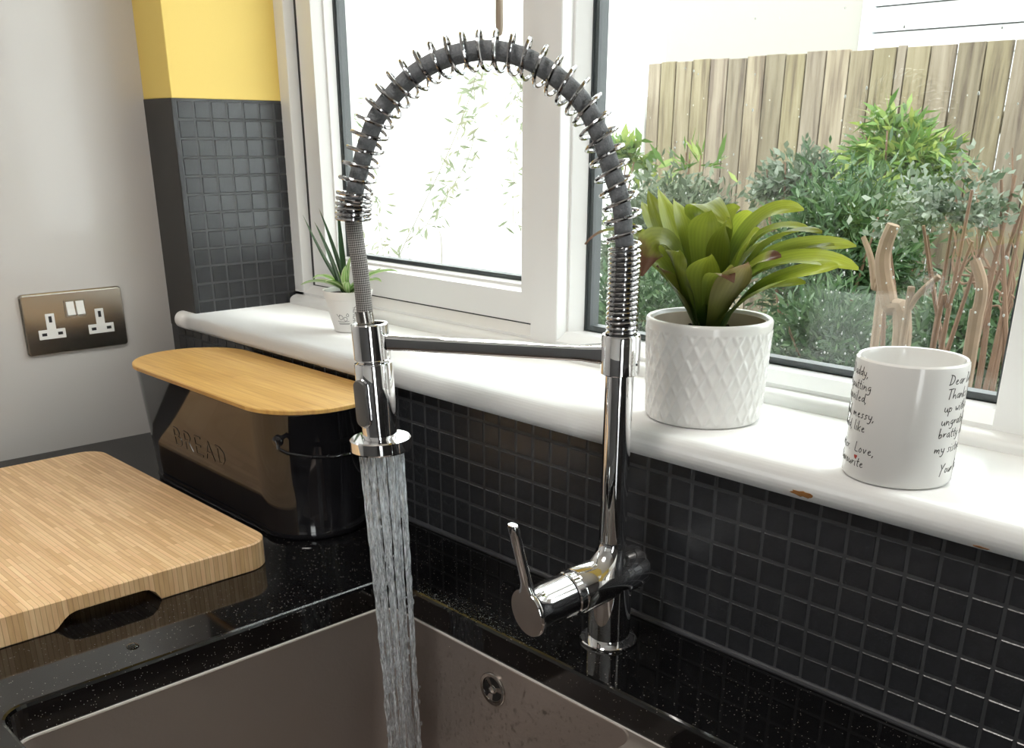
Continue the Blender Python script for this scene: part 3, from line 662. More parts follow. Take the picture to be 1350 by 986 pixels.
# bail handle on the round end
def end_pt(a, z, out=0):
    i = .0155-.0115*(z-.0105)/.135; r = (by1-by0)/2-i; cx = bx1-i-r*.98; cy = (by0+by1)/2; return Vector((cx+(r+out)*math.cos(a), cy+(r+out)*math.sin(a), z))
pts = [end_pt(-1.02, .122, .002), end_pt(-.98, .120, .006)]+[end_pt(a, .118-.014*math.sin((a+.95)/1.9*PI)**.5 if abs(a) < .95 else .118, .013) for a in np.linspace(-.94, .94, 17)]+[end_pt(.98, .120, .006), end_pt(1.02, .122, .002)]
h = obj('handle', sweep(B(), pts, .0021, 8), 'black_gloss', bb, smooth=True)
for a in (-1.02, 1.02):
    q = end_pt(a, .1215, 0); d = Vector((math.cos(a), math.sin(a), 0))
    obj('rivet', lathe(B(), q-d*.001, d, [(0, .0065), (.0025, .006), (.004, .003)], 16), 'black_gloss', h, smooth=True)
# ------------------------------------------------------------------ one-stroke lettering
GL = {
 'D': [[(.12, .05), (.12, .95)], [(.0, .95), (.3, .93), (.55, .7), (.55, .35), (.35, .08), (.02, .03)]],
 'T': [[(0, .95), (.62, .98)], [(.32, .97), (.27, 0)]], 'L': [[(.12, 1), (.06, .1), (.12, .03), (.5, .06)]],
 'Y': [[(0, .95), (.22, .5)], [(.55, 1), (.2, .45), (.08, -.25)]], 'F': [[(.1, 0), (.12, .95), (.55, .97)], [(.1, .52), (.42, .54)]],
 'B': [[(.08, 0), (.08, 1), (.4, .95), (.5, .78), (.38, .56), (.08, .52)], [(.38, .54), (.58, .4), (.55, .15), (.38, .02), (.08, 0)]],
 'R': [[(.08, 0), (.08, 1), (.42, .95), (.52, .75), (.4, .54), (.08, .5)], [(.3, .5), (.58, 0)]], 'E': [[(.55, 1), (.08, 1), (.08, 0), (.56, 0)], [(.08, .52), (.48, .52)]],
 'A': [[(0, 0), (.3, 1), (.6, 0)], [(.12, .36), (.49, .36)]],
 'a': [[(.42, .45), (.25, .5), (.06, .32), (.06, .1), (.2, 0), (.38, .15), (.42, .48), (.42, .1), (.52, 0)]],
 'b': [[(.08, 1), (.06, .05), (.06, .25), (.25, .48), (.42, .35), (.4, .1), (.22, 0), (.06, .08)]],
 'c': [[(.4, .42), (.22, .5), (.05, .28), (.1, .06), (.25, 0), (.42, .08)]],
 'd': [[(.4, .42), (.2, .5), (.05, .25), (.12, .02), (.3, .06), (.4, .3), (.44, 1), (.42, .1), (.52, 0)]],
 'e': [[(.06, .24), (.38, .3), (.34, .46), (.2, .5), (.05, .28), (.12, .04), (.26, 0), (.44, .1)]],
 'f': [[(.42, .92), (.3, 1), (.2, .85), (.16, -.2)], [(.02, .48), (.38, .5)]],
 'g': [[(.42, .45), (.2, .5), (.05, .3), (.12, .06), (.3, .08), (.42, .4), (.4, -.25), (.22, -.38), (.04, -.28)]],
 'h': [[(.08, 1), (.06, 0), (.12, .3), (.28, .48), (.4, .38), (.4, .08), (.48, 0)]],
 'i': [[(.1, .48), (.1, .06), (.18, 0)], [(.11, .68), (.13, .72)]], 'k': [[(.08, 1), (.06, 0)], [(.42, .5), (.08, .24), (.42, 0)]],
 'l': [[(.1, 1), (.08, .08), (.16, 0)]], 'm': [[(.06, .48), (.06, 0), (.12, .34), (.24, .48), (.3, .36), (.3, 0), (.36, .34), (.48, .48), (.56, .36), (.56, .05), (.62, 0)]],
 'n': [[(.06, .48), (.06, 0), (.12, .3), (.28, .48), (.4, .36), (.4, .06), (.47, 0)]],
 'o': [[(.24, .5), (.06, .34), (.08, .08), (.24, 0), (.42, .12), (.42, .36), (.24, .5)]],
 'p': [[(.08, .48), (.04, -.38)], [(.07, .3), (.25, .5), (.42, .36), (.38, .08), (.2, 0), (.07, .1)]],
 'r': [[(.06, .48), (.07, 0), (.1, .28), (.22, .46), (.36, .44)]], 's': [[(.36, .44), (.2, .5), (.08, .4), (.32, .18), (.26, .02), (.04, .05)]],
 't': [[(.2, .85), (.16, .1), (.24, 0), (.36, .05)], [(.02, .5), (.36, .53)]],
 'u': [[(.06, .48), (.06, .12), (.18, 0), (.34, .1), (.4, .48), (.4, .08), (.5, 0)]], 'v': [[(.04, .48), (.2, 0), (.38, .5)]],
 'w': [[(.04, .48), (.14, 0), (.28, .38), (.4, 0), (.54, .5)]],
 'y': [[(.06, .48), (.1, .15), (.22, .08), (.38, .2)], [(.42, .48), (.36, -.1), (.2, -.38), (.02, -.26)]],
 ',': [[(.12, .06), (.04, -.16)]], '.': [[(.06, 0), (.1, .03)]], ' ': []}
WID = {'m': .74, 'w': .66, 'D': .72, 'T': .66, 'Y': .62, 'L': .56, 'i': .28, 'l': .28, 't': .42, 'r': .42, ',': .26, '.': .24, ' ': .34, 's': .46, 'F': .6, 'f': .44, 'B': .82, 'R': .82, 'E': .80, 'A': .84}
def strokes(text):
    x = 0; out = []
    for ch in text:
        for st in GL[ch]: out.append([(x+a, b) for a, b in st])
        x += WID.get(ch, .54)
    return out, x
def ribbon(bm, pts2, wd, fn, l0, l1):
    """flat pen stroke: 2-D polyline -> thin raised ribbon through fn(a,b,lift)"""
    P_ = [Vector((a, b)) for a, b in pts2]
    Q = []
    for a, b in zip(P_, P_[1:]):
        n = max(1, int((b-a).length/.0012))
        Q += [a.lerp(b, k/n) for k in range(n)]
    Q.append(P_[-1]); n = len(Q)
    if n > 4: Q = [Q[0]]+[(Q[i-1]+Q[i]*2+Q[i+1])/4 for i in range(1, n-1)]+[Q[-1]]
    rows = []
    for i in range(n):
        t = (Q[min(i+1, n-1)]-Q[max(i-1, 0)]); t = t.normalized() if t.length > 0 else Vector((1, 0)); s = Vector((-t.y, t.x))*wd
        L_, R_ = Q[i]+s, Q[i]-s
        rows.append([bm.verts.new(fn(L_.x, L_.y, l0)), bm.verts.new(fn(L_.x, L_.y, l1)), bm.verts.new(fn(R_.x, R_.y, l1)), bm.verts.new(fn(R_.x, R_.y, l0))])
    for a, b in zip(rows, rows[1:]):
        for k in range(4): bm.faces.new((a[k], a[(k+1) % 4], b[(k+1) % 4], b[k]))
    bm.faces.new(rows[0]); bm.faces.new(rows[-1][::-1])
# BREAD pressed into the front of the bin
st, wd = strokes('BREAD'); sc = .0235; bm = B()
def face_bin(a, b, l):
    z = .0665+b-.02*0; i = .0155-.0115*(z-.0105)/.135; return Vector((.306+a, by0+i-l+.0003, z))
for s_ in st: ribbon(bm, [(a*sc*1.45, b*sc) for a, b in s_], .0013, face_bin, -.0006, .0007)
obj('lettering', bm, 'black_gloss', bb)['label'] = 'raised black letters reading BREAD'

# ------------------------------------------------------------------ double socket on the left wall
sy, sz = -.0735, .1419
so = thing('wall_socket', 'brushed steel double wall socket with two white switches', 'socket', (0, sy-.073, sz))
pl_ = rrect(sy-.146, sy, sz, sz+.086, .004, 4)
bm = B(); loft(bm, [[Vector((x, a, b)) for a, b in rrect(sy-.146+i, sy-i, sz+i, sz+.086-i, .005-i, 4)] for x, i in ((.0, 0), (.0035, 0), (.0050, .0014), (.0052, .003))])
obj('faceplate', bm, 'brushed', so)
def sbox(name, y0, y1, z0, z1, x0, x1, mat, par, bev=.0006): return obj(name, box(B(), x0, x1, sy-.146+y0, sy-.146+y1, sz+z0, sz+z1, bev), mat, par)
sbox('switch_bezel', .0595, .0895, .0485, .073, .0048, .0056, 'steel_dark', so)
for a in (.0625, .0765):
    y0 = sy-.146+a; bm = B()
    prism(bm, [(.005, sz+.0505), (.0068, sz+.0505), (.0092, sz+.0525), (.0075, sz+.061), (.0066, sz+.0705), (.005, sz+.0712)], y0, y0+.0108, lambda p, q, h: Vector((p, h, q)))
    obj('rocker_switch', bm, 'white_plastic', so)
for yc in (.0375, .1085):
    f = sbox('outlet_insert', yc-.019, yc+.019, .0215, .0352, .0045, .0057, 'white_plastic', so)
    sbox('earth_insert', yc-.0065, yc+.0065, .0345, .0572, .0045, .0057, 'white_plastic', f)
    sbox('slot', yc-.0022, yc+.0022, .0448, .0535, .005, .0059, 'black_rub', f, 0)
    for d_ in (-1, 1): sbox('slot', yc+d_*.0112-.0034, yc+d_*.0112+.0034, .0265, .0306, .005, .0059, 'black_rub', f, 0)

# ------------------------------------------------------------------ mug
MC = Vector((1.169, .035, SILL)); MR, MH = .0407, .093
mg = thing('mug', 'plain white mug with black handwritten message standing on the sill', 'mug', MC)
body = obj('body', lathe(B(), MC, UP, [(.0004, .0365), (.0012, .0392), (.0035, MR), (.088, MR), (.0915, MR-.0004), (MH, MR-.0018), (.0925, MR-.0036), (.089, MR-.0046), (.010, MR-.0046), (.006, MR-.009)], 96), 'mug', mg, smooth=True)
A0 = math.atan2(CAM.y-MC.y, CAM.x-MC.x)          # the plain side faces the room, the handle the window
hv = Vector((math.cos(A0+PI), math.sin(A0+PI), 0))
pts = [MC+hv*(MR-.002+q)+Vector((0, 0, z)) for q, z in ((0, .078), (.008, .0795), (.018, .077), (.0255, .068), (.0275, .053), (.025, .036), (.017, .024), (.007, .019), (0, .0185))]
obj('handle', sweep(B(), catmull(pts, 6), .0052, 12), 'mug', mg, smooth=True)
LINES = ['Dear Daddy,', 'Thanks for putting', 'up with a spoiled,', 'ungrateful, messy,', 'bratty child, like', 'my sister.  Love,', 'Your Favourite']
STR = (41, 41, 40, 39, 38, 36, 48); END = (-44, -38, -42, -29, -39, -24, -35)
ZB = (.0795, .0690, .0595, .0495, .0400, .0285, .0120); ZE = (.0800, .0700, .0610, .0490, .0390, .0230, .0120)
ls = .0079
for copy in (0, 1):
    bm = B(); hb = B()
    for i, t in enumerate(LINES):
        st, wd = strokes(t); th0 = math.radians(STR[i]) if copy == 0 else math.radians(END[i])-wd*ls/MR
        def fn(a, b, l): q = A0+th0+a/MR; return MC+Vector(((MR+l)*math.cos(q), (MR+l)*math.sin(q), (ZB if copy == 0 else ZE)[i]+b))
        for s_ in st: ribbon(bm, [(a*ls+b*ls*.12, b*ls) for a, b in s_],   .00032, fn, -.0002, .00012)
        if i == 6:
            k = strokes('Your Favour')[1]; cx, cz = (k+.12)*ls, .0072
            hp_ = [(cx+.0017*(math.sin(q)**3), cz+.0016*(math.cos(q)-.35*math.cos(2*q)-.2*math.cos(3*q))) for q in np.linspace(0, 2*PI, 24, endpoint=False)]
            prism(hb, hp_, -.0002, .0002, fn)
    o = obj('handwriting', bm, 'ink', body); o['label'] = 'black handwritten lines starting Dear Daddy'
    obj('heart', hb, 'red', body)['label'] = 'small red heart over the letter i'

# ------------------------------------------------------------------ leaves
def leaf_mesh4(P0, P1, P2, P3, width, fold=.25, upv=(0, 0, 1), n=18, m=6, wave=.0, peak=.55, twist=0):
    return leaf_mesh(P0, P1, P2, width, fold, upv, n, m, 0, wave, peak, twist, P3)
def leaf_mesh(P0, P1, P2, width, fold=.25, upv=(0, 0, 1), n=14, m=6, curl=0, wave=.0, peak=.55, twist=0, P3=None):
    P0, P1, P2 = Vector(P0), Vector(P1), Vector(P2); bm = B(); rows = []
    lt = bm.verts.layers.float.new('lt'); lsL = bm.verts.layers.float.new('ls')
    for i in range(n+1):
        t = i/n; p = P0*(1-t)**2+P1*2*t*(1-t)+P2*t*t; d = ((P1-P0)*(1-t)+(P2-P1)*t).normalized()
        if P3 is not None:
            p = P0*(1-t)**3+P1*3*t*(1-t)**2+P2*3*t*t*(1-t)+P3*t**3; d = ((P1-P0)*(1-t)**2+(P2-P1)*2*t*(1-t)+(P3-P2)*t*t).normalized()
        s = d.cross(Vector(upv)); s = s.normalized() if s.length > 1e-4 else Vector((1, 0, 0)); nn = s.cross(d).normalized()
        if twist: s = Matrix.Rotation(twist*t, 3, d) @ s; nn = Matrix.Rotation(twist*t, 3, d) @ nn
        tt = t**(math.log(.5)/math.log(peak)); w_ = width*(.22*(1-t)+math.sin(PI*min(1, tt))**.75*(1-.22*(1-t)))
        if i == n: w_ = width*.015
        row = []
        for j in range(m+1):
            q = j/m*2-1; v = bm.verts.new(p+s*(q*w_/2)+nn*(fold*abs(q)**1.4*w_/2+curl*q*q*t*w_+wave*width*math.sin(9*t+q*2)*abs(q)))
            v[lt] = t; v[lsL] = q; row.append(v)
        rows.append(row)
    for a, b in zip(rows, rows[1:]):
        for j in range(m): bm.faces.new((a[j], a[j+1], b[j+1], b[j]))
    return bm
# ------------------------------------------------------------------ leafy plant in the quilted pot
PC = Vector((.957, .071, SILL)); PHT = .093
pp = thing('potted_plant', 'bushy yellow-green houseplant in a white quilted diamond pot on the sill', 'potted plant', PC)
bm = B(); nA, nZ = 324, 72; rows = []
ND, rowsD = 27, 3.4
for i in range(nZ+1):
    z = .0006+(PHT-.0006)*i/nZ; t = i/nZ; R0 = .0530+.0040*t; row = []
    for k in range(nA):
        a = 2*PI*k/nA; u = ND*a/(2*PI); v = rowsD*(z-.002)/(.083)
        g1, g2 = abs(((u+v) % 1)-.5)*2, abs(((u-v) % 1)-.5)*2      # 1 at the raised ribs
        rib = max(g1, g2); dd = .0016*max(0, (rib-.45)/.55)**1.6-.0003
        if z > .0835: dd = .0006 if z < .0905 else 0
        if z < .004: dd = min(dd, 0)
        if i == 0: R = R0-.0022
        elif i == nZ: R = R0-.001
        else: R = R0+dd
        row.append(bm.verts.new(PC+Vector((R*math.cos(a), R*math.sin(a), z))))
    rows.append(row)
inner = []
for z, R in ((PHT-.0002, .0530), (PHT-.0012, .0522), (PHT-.03, .0508)): inner.append([bm.verts.new(PC+Vector((R*math.cos(2*PI*k/nA), R*math.sin(2*PI*k/nA), z))) for k in range(nA)])
for a, b in zip(rows+inner, (rows+inner)[1:]):
    for k in range(nA): bm.faces.new((a[k], a[(k+1) % nA], b[(k+1) % nA], b[k]))
bm.faces.new(rows[0][::-1])
pot = obj('pot', bm, 'pot', pp)
for f in pot.data.polygons: f.use_smooth = True
obj('pot_lining', lathe(B(), PC, UP, [(PHT-.0035, .0519), (PHT-.0038, .0514), (.02, .0500)], 64, False, False), 'pot_inner', pot, smooth=True)
bm = B(); bmesh.ops.create_circle(bm, cap_ends=True, segments=40, radius=.0506, matrix=Matrix.Translation(PC+Vector((0, 0, PHT-.016))))
rr = random.Random(4)
for k in range(120):
    a, r_ = rr.uniform(0, 2*PI), .048*math.sqrt(rr.random()); s = rr.uniform(.001, .003); bmesh.ops.create_icosphere(bm, subdivisions=1, radius=1, matrix=Matrix.Translation(PC+Vector((r_*math.cos(a), r_*math.sin(a), PHT-.0155))) @ Matrix.Diagonal((s, s, s*.7, 1)))
obj('soil', bm, 'soil', pp)
PB = PC+Vector((0, 0, PHT-.018))
LV = [  # bend 1, bend 2, tip as photo pixels, depth of the three on planes y, width, material, fold, twist
 ((960, 350), (1050, 325), (1132, 354), .062, .060, .062, .030, 'leaf', .30, .2), ((970, 385), (1045, 360), (1105, 350), .050, .045, .050, .034, 'leaf', .25, .3),
 ((965, 330), (1060, 318), (1129, 324), .085, .095, .105, .022, 'leaf', .40, .4), ((970, 340), (1025, 295), (1084, 306), .07, .075, .08, .027, 'leaf', .30, -.2),
 ((960, 320), (1000, 262), (1060, 276), .09, .10, .11, .026, 'leaf', .30, .2), ((960, 330), (1010, 285), (1068, 302), .10, .11, .12, .022, 'leaf', .35, -.3),
 ((930, 290), (900, 225), (965, 300), .085, .085, .06, .032, 'leaf', .20, .1), ((928, 350), (920, 310), (937, 276), .05, .045, .045, .034, 'leaf', .18, 0),
 ((955, 350), (950, 315), (960, 286), .05, .05, .052, .028, 'leaf', .35, .4), ((905, 350), (885, 300), (867, 246), .08, .085, .09, .024, 'leaf', .30, .3),
 ((895, 345), (872, 300), (854, 250), .09, .10, .105, .020, 'leaf', .30, -.2), ((910, 330), (902, 290), (888, 262), .07, .07, .075, .022, 'leaf', .30, .3),
 ((890, 350), (860, 290), (846, 265), .11, .12, .125, .022, 'leaf', .30, .2), ((905, 330), (862, 270), (846, 364), .045, .035, .025, .036, 'leaf_brown', .25, .1),
 ((905, 390), (878, 345), (895, 330), .04, .025, .022, .036, 'leaf', .18, -.1), ((928, 395), (920, 360), (938, 335), .035, .025, .022, .030, 'leaf', .30, .2),
 ((935, 385), (945, 335), (968, 372), .035, .02, .015, .022, 'leaf_brown', .4, .5), ((950, 400), (968, 375), (986, 345), .035, .022, .02, .030, 'leaf_pale', .25, -.3),
 ((900, 395), (885, 370), (866, 350), .04, .03, .03, .026, 'leaf_brown', .3, .2), ((870, 330), (825, 270), (771, 322), .08, .09, .095, .017, 'leaf_brown', .4, .5),
 ((880, 335), (830, 290), (795, 292), .10, .11, .12, .018, 'leaf', .4, .3), ((885, 360), (850, 320), (843, 330), .06, .055, .05, .026, 'leaf', .3, -.2),
 ((965, 370), (990, 340), (1030, 337), .045, .04, .045, .028, 'leaf_brown', .3, .4), ((950, 330), (975, 290), (992, 280), .11, .115, .12, .024, 'leaf', .3, .2),
 ((920, 320), (910, 280), (918, 268), .11, .12, .125, .026, 'leaf', .3, -.2), ((955, 345), (1000, 320), (1030, 312), .10, .10, .10, .026, 'leaf', .3, -.4),
 ((900, 360), (880, 330), (872, 300), .055, .05, .05, .026, 'leaf', .3, .3), ((970, 390), (1010, 375), (1062, 372), .06, .055, .055, .024, 'leaf', .3, .2),
 ((940, 330), (945, 285), (975, 272), .10, .11, .11, .026, 'leaf', .3, .2), ((965, 360), (985, 320), (1000, 300), .07, .07, .07, .028, 'leaf', .3, .3),
 ((975, 350), (1040, 330), (1100, 322), .09, .09, .09, .022, 'leaf', .3, -.3)]
tocam = Vector((CAM.x-PC.x, CAM.y-PC.y, .15)).normalized(); rr = random.Random(6)
for L in LV:
    P1_, P2_, P3_ = pix(*L[0], 1, L[3]), pix(*L[1], 1, L[4]), pix(*L[2], 1, L[5])
    out = Vector((P3_.x-PC.x, P3_.y-PC.y, 0)); out = out.normalized() if out.length > .01 else Vector((0, -1, 0))
    b0 = PB+out*rr.uniform(.004, .012)+Vector((rr.uniform(-.004, .004), rr.uniform(-.004, .004), 0))
    obj('leaf', leaf_mesh4(b0, P1_, P2_, P3_, L[6], L[8], upv=Vector((0, 0, .7))-out*.5+tocam*.35, wave=.06, twist=L[9], peak=.6), L[7], pp)
for o in pp.children:
    if o.name.startswith('leaf'):
        for f in o.data.polygons: f.use_smooth = True
# ------------------------------------------------------------------ small succulent pot
AC = Vector((.359, .086, SILL)); AH = .055
al = thing('small_succulent', 'small spiky aloe in a tapered white printed pot on the sill', 'potted plant', AC)
apot = obj('pot', lathe(B(), AC, UP, [(.0004, .0185), (.002, .0205), (.044, .0302), (.0445, .0312), (AH-.001, .0335), (AH, .0330), (AH-.001, .0318), (.03, .0265)], 56), 'paper_pot', al, smooth=True)
bm = B(); bmesh.ops.create_circle(bm, cap_ends=True, segments=32, radius=.031, matrix=Matrix.Translation(AC+Vector((0, 0, AH-.006)))); obj('soil', bm, 'soil', al)
# printed doodles round the pot
AA = math.atan2(CAM.y-AC.y, CAM.x-AC.x); bm = B()
def potfn(a, b, l): R = .0205+(.0302-.0205)*(b-.002)/.042+l; q = AA+a/.027; return AC+Vector((R*math.cos(q), R*math.sin(q), b))
def circ(cx, cz, r): return [(cx+r*math.cos(q), cz+r*math.sin(q)) for q in np.linspace(0, 2*PI, 14)]
dl = [circ(-.012, .0215, .0032), circ(-.0055, .0195, .0028), [(-.018, .026), (-.0155, .022), (-.013, .0255)], [(-.004, .0245), (-.002, .0275), (0, .0245), (-.002, .022), (-.004, .0245)], [(-.018, .0165), (-.009, .0158), (.000, .0165)], [(-.017, .0138), (.001, .0138)], [(-.016, .0125), (0, .0125)]]
for k in range(9): zz = .012+k*.0028; dl += [[(.0055, zz), (.0055+.005*((k*37 % 5)/5+.4), zz)], [(.0055+.001*(k % 3), zz), (.0065+.001*(k % 3), zz+.0022)]]
for d_ in dl: ribbon(bm, d_, .00028, potfn, -.0002, .00015)
obj('printed_doodles', bm, 'ink_grey', apot)
AB = AC+Vector((0, 0, AH-.008))
for tip, ty, ctl, cy, wd, mt in (((399, 283), .075, (428, 352), .08, .0070, 'aloe'), ((414, 292), .085, (435, 335), .085, .0068, 'aloe'), ((420, 274), .08, (440, 330), .085, .0075, 'aloe'), ((444, 262), .10, (450, 330), .09, .0072, 'aloe'), ((446, 300), .11, (449, 345), .095, .006, 'aloe'),
        ((396, 376), .060, (425, 363), .07, .011, 'aloe_var'), ((412, 368), .085, (430, 355), .085, .010, 'aloe_var'), ((428, 372), .05, (440, 368), .06, .010, 'aloe_var'), ((525, 358), .085, (492, 352), .085, .011, 'aloe_var'), ((503, 372), .07, (490, 362), .075, .010, 'aloe_var'), ((483, 340), .095, (486, 372), .09, .011, 'aloe_var'), ((505, 352), .11, (485, 365), .10, .009, 'aloe_var'), ((456, 350), .06, (452, 370), .065, .010, 'aloe_var'), ((462, 338), .10, (458, 365), .09, .009, 'aloe_var'), ((440, 352), .11, (446, 368), .1, .009, 'aloe_var'), ((458, 372), .045, (455, 376), .06, .010, 'aloe_var')):
    p2, p1 = pix(*tip, 1, ty), pix(*ctl, 1, cy)
    o = obj('leaf', leaf_mesh(AB+Vector((rr.uniform(-.006, .006), rr.uniform(-.006, .006), 0)), p1, p2, wd, .8, n=12, peak=.32 if mt == 'aloe' else .4), mt, al)
    for f in o.data.polygons: f.use_smooth = True
# ------------------------------------------------------------------ blind pull hanging before the window
p = pix(658.5, 46, 1, .10)
bp_ = thing('blind_pull', 'brown hanging pull of a window blind before the casement', 'blind pull', p)
obj('toggle', lathe(B(), p, UP, [(-.001, .0008), (0, .0024), (.003, .0036), (.012, .0042), (.055, .0040), (.066, .0030), (.068, .001)], 20), 'cord', bp_, smooth=True)
obj('cord', sweep(B(), [p+Vector((0, 0, .06)), p+Vector((0, 0, WZ1+.002-p.z))], .0009, 6), 'white_plastic', bp_)
# ceiling lamp added out of view to brighten the room
lc = thing('ceiling_fill_light', 'round flush ceiling fill light added out of view', 'ceiling light', (1.0, -.9, RZ1))
obj('rim', lathe(B(), (1.0, -.9, RZ1), (0, 0, -1), [(0, .23), (.03, .23), (.035, .22)], 48), 'white_plastic', lc, smooth=True)
obj('diffuser', lathe(B(), (1.0, -.9, RZ1-.034), (0, 0, -1), [(0, .215), (.02, .2), (.03, .15)], 48), 'fill_lamp', lc, smooth=True)

# ------------------------------------------------------------------ garden
GZ = -.85
struct(obj('ground', box(B(), -9, 6, .30, 14, GZ-.1, GZ), 'soil_ground'))
FY = 3.5; fz = .768
fn_ = thing('garden_fence', 'weathered vertical board fence behind the shrubs', 'fence', (-.5, FY, GZ))
rr = random.Random(21)
ed = [778+q/1.968 for q in (150, 183, 222, 265, 312, 358, 407, 455, 508, 560, 613, 675, 735, 797, 822, 885, 955, 1030, 1105)]
ex_ = [pix(q, 86-.0727*(q-855), 1, FY).x for q in ed]
while ex_[-1] < 1.7: ex_.append(ex_[-1]+.122)
for i, (a, b_) in enumerate(zip(ex_, ex_[1:])):
    slit = i in (15, 17); zt = fz+rr.uniform(-.004, .005)+.0035*(a+1.9); y0 = FY+rr.uniform(0, .004)
    obj('board', box(B(), a+.0025, b_-(.007 if slit else .003), y0, y0+.018, GZ+.02, zt, .002), 'fence', fn_)
    if not slit: obj('cover_batten', box(B(), b_-.03, b_+.03, FY+.0235, FY+.034, GZ+.02, zt-.02), 'fence', fn_)
for z in (-.4, .45): obj('rail', box(B(), -1.96, 1.7, FY+.035, FY+.085, z, z+.08), 'fence', fn_)
# neighbouring buildings
nb = thing('white_house_wall', 'bright white rendered house wall to the left of the fence', 'building', (-5, 3.58, GZ))
obj('wall', box(B(), -8.8, -2.0, 3.56, 3.68, GZ, 1.9), 'render_white', nb)
obj('corner_post', box(B(), -2.03, -1.972, 3.44, 3.555, GZ, .62), 'render_white', nb)
nh = thing('neighbour_house', 'pale house behind the fence with cream render and white boarding', 'building', (-3, 9, GZ))
cx = pix(1140, 0, 1, 9).x
obj('rendered_wall', box(B(), -12, cx, 9.02, 9.6, GZ, 3.2), 'render_cream', nh)
obj('corner_trim', box(B(), cx, cx+.12, 8.98, 9.6, GZ, 3.2), 'siding', nh)
z = 1.354-.217*10; k = 0
while z < 2.8:
    bm = B(); prism(bm, [(9.0, z), (9.02, z+.206), (9.2, z+.206), (9.2, z)], cx+.12, 4.5, lambda a, b, h: Vector((h, a, b)))
    obj('siding_board', bm, 'siding', nh); z += .217
obj('siding_backing', box(B(), cx+.12, 4.5, 9.08, 9.3, GZ, 3.0), 'render_cream', nh)
# shrubs
def shrub(name, label, px, ry, rx_px, rz_px, n, size, asp, mat, dz=.6, seed=1, grow=0, stems=8, droop=0):
    """leafy mass centred on photo pixel px at depth ry, half-extent in pixels"""
    rg = np.random.default_rng(seed); c = pix(px[0], px[1], 1, ry); ex = abs(pix(px[0]+rx_px, px[1], 1, ry).x-c.x); ez = abs(pix(px[0], px[1]-rz_px, 1, ry).z-c.z); ey = dz
    t = thing(name, label, 'shrub', (c.x, c.y, GZ))
    nbr = max(14, n//70); db = rg.normal(size=(nbr, 3)); db[:, 2] = np.abs(db[:, 2])*1.1-.55; db /= np.linalg.norm(db, axis=1)[:, None]
    lb = .55+.55*rg.random(nbr); k_ = rg.integers(0, nbr, n); t_ = rg.random(n)**.55
    d = db[k_]; P_ = (d*(lb[k_]*t_)[:, None]+rg.normal(size=(n, 3))*(.05+.09*t_)[:, None]); P_[:, 2] -= .18*t_**2*np.abs(d[:, 0]); P_ = np.clip(P_, -1.15, 1.15)*np.array([ex, ey, ez])
    ax = d+rg.normal(size=(n, 3))*.8+np.array([0, 0, grow-droop]); ax /= np.linalg.norm(ax, axis=1)[:, None]
    sd = np.cross(ax, rg.normal(size=(n, 3))); sd /= np.linalg.norm(sd, axis=1)[:, None]; nn = np.cross(ax, sd)
    ln = size*(.6+.8*rg.random(n))[:, None]; wd = ln*asp
    V = np.stack([P_, P_+ax*ln*.5+sd*wd*.5+nn*wd*.15, P_+ax*ln-np.array([0, 0, 1])*ln*.25*droop, P_+ax*ln*.5-sd*wd*.5+nn*wd*.15], 1).reshape(-1, 3)
    V += np.array([0, 0, c.z-GZ])
    me = bpy.data.meshes.new('foliage'); me.vertices.add(4*n); me.vertices.foreach_set('co', V.ravel()); me.loops.add(4*n); me.loops.foreach_set('vertex_index', np.arange(4*n)); me.polygons.add(n); me.polygons.foreach_set('loop_start', np.arange(n)*4); me.polygons.foreach_set('loop_total', np.full(n, 4))
    a = me.attributes.new('tint', 'FLOAT', 'POINT'); a.data.foreach_set('value', np.repeat(rg.random(n), 4).astype(np.float32)); me.update(); me.validate()
    o = link('foliage', me, mat, t); o['kind'] = 'stuff'
    r2 = random.Random(seed)
    for k in range(stems):
        q = Vector((r2.uniform(-.15, .15)*ex, r2.uniform(-.15, .15)*ey, 0)); e = Vector((r2.uniform(-.8, .8)*ex, r2.uniform(-.8, .8)*ey, c.z-GZ+r2.uniform(-.2, .7)*ez))
        P3 = catmull([q, q.lerp(e, .5)+Vector((r2.gauss(0, .05), r2.gauss(0, .05), .05)), e], 5); R3 = [.012*(1-.75*j/(len(P3)-1)) for j in range(len(P3))]
        bm = B(); sweep(bm, P3, R3, 6); off = wloc(t)
        me2 = bpy.data.meshes.new('stem'); bm.to_mesh(me2); bm.free(); link('stem', me2, 'twig', t)
    return t
shrub('hedge_shrub', 'grey-green fine leaved low shrub at the foot of the fence', (885, 325), 2.5, 95, 105, 11000, .04, .35, 'fol_grey', .3, 1)
shrub('dark_shrub', 'deep green feathery shrub beneath the bamboo leaves', (1112, 340), 2.45, 98, 130, 16000, .045, .2, 'fol_dark', .3, 2)
shrub('near_hedge', 'dark fine leaved shrub close to the window frame', (850, 430), 1.4, 95, 100, 9000, .026, .3, 'fol_dark', .25, 3)
shrub('bamboo_clump', 'bright green clump of long narrow leaves before the fence', (1185, 212), 3.0, 75, 62, 1500, .085, .17, 'fol_bright', .15, 4, grow=.4, droop=.6)
shrub('cotoneaster', 'small round leaved shrub with reddish twigs', (1255, 280), 1.5, 85, 75, 1500, .018, .6, 'fol_round', .2, 5, stems=12)
shrub('variegated_shrub', 'pale small leaved shrub along the fence foot', (1062, 240), 3.2, 70, 50, 3400, .038, .45, 'fol_round', .1, 6)
shrub('fern_patch', 'dark green ferny growth low before the feathery shrub', (1090, 455), 1.85, 90, 70, 7000, .035, .25, 'fol_dark', .2, 12, grow=.3)
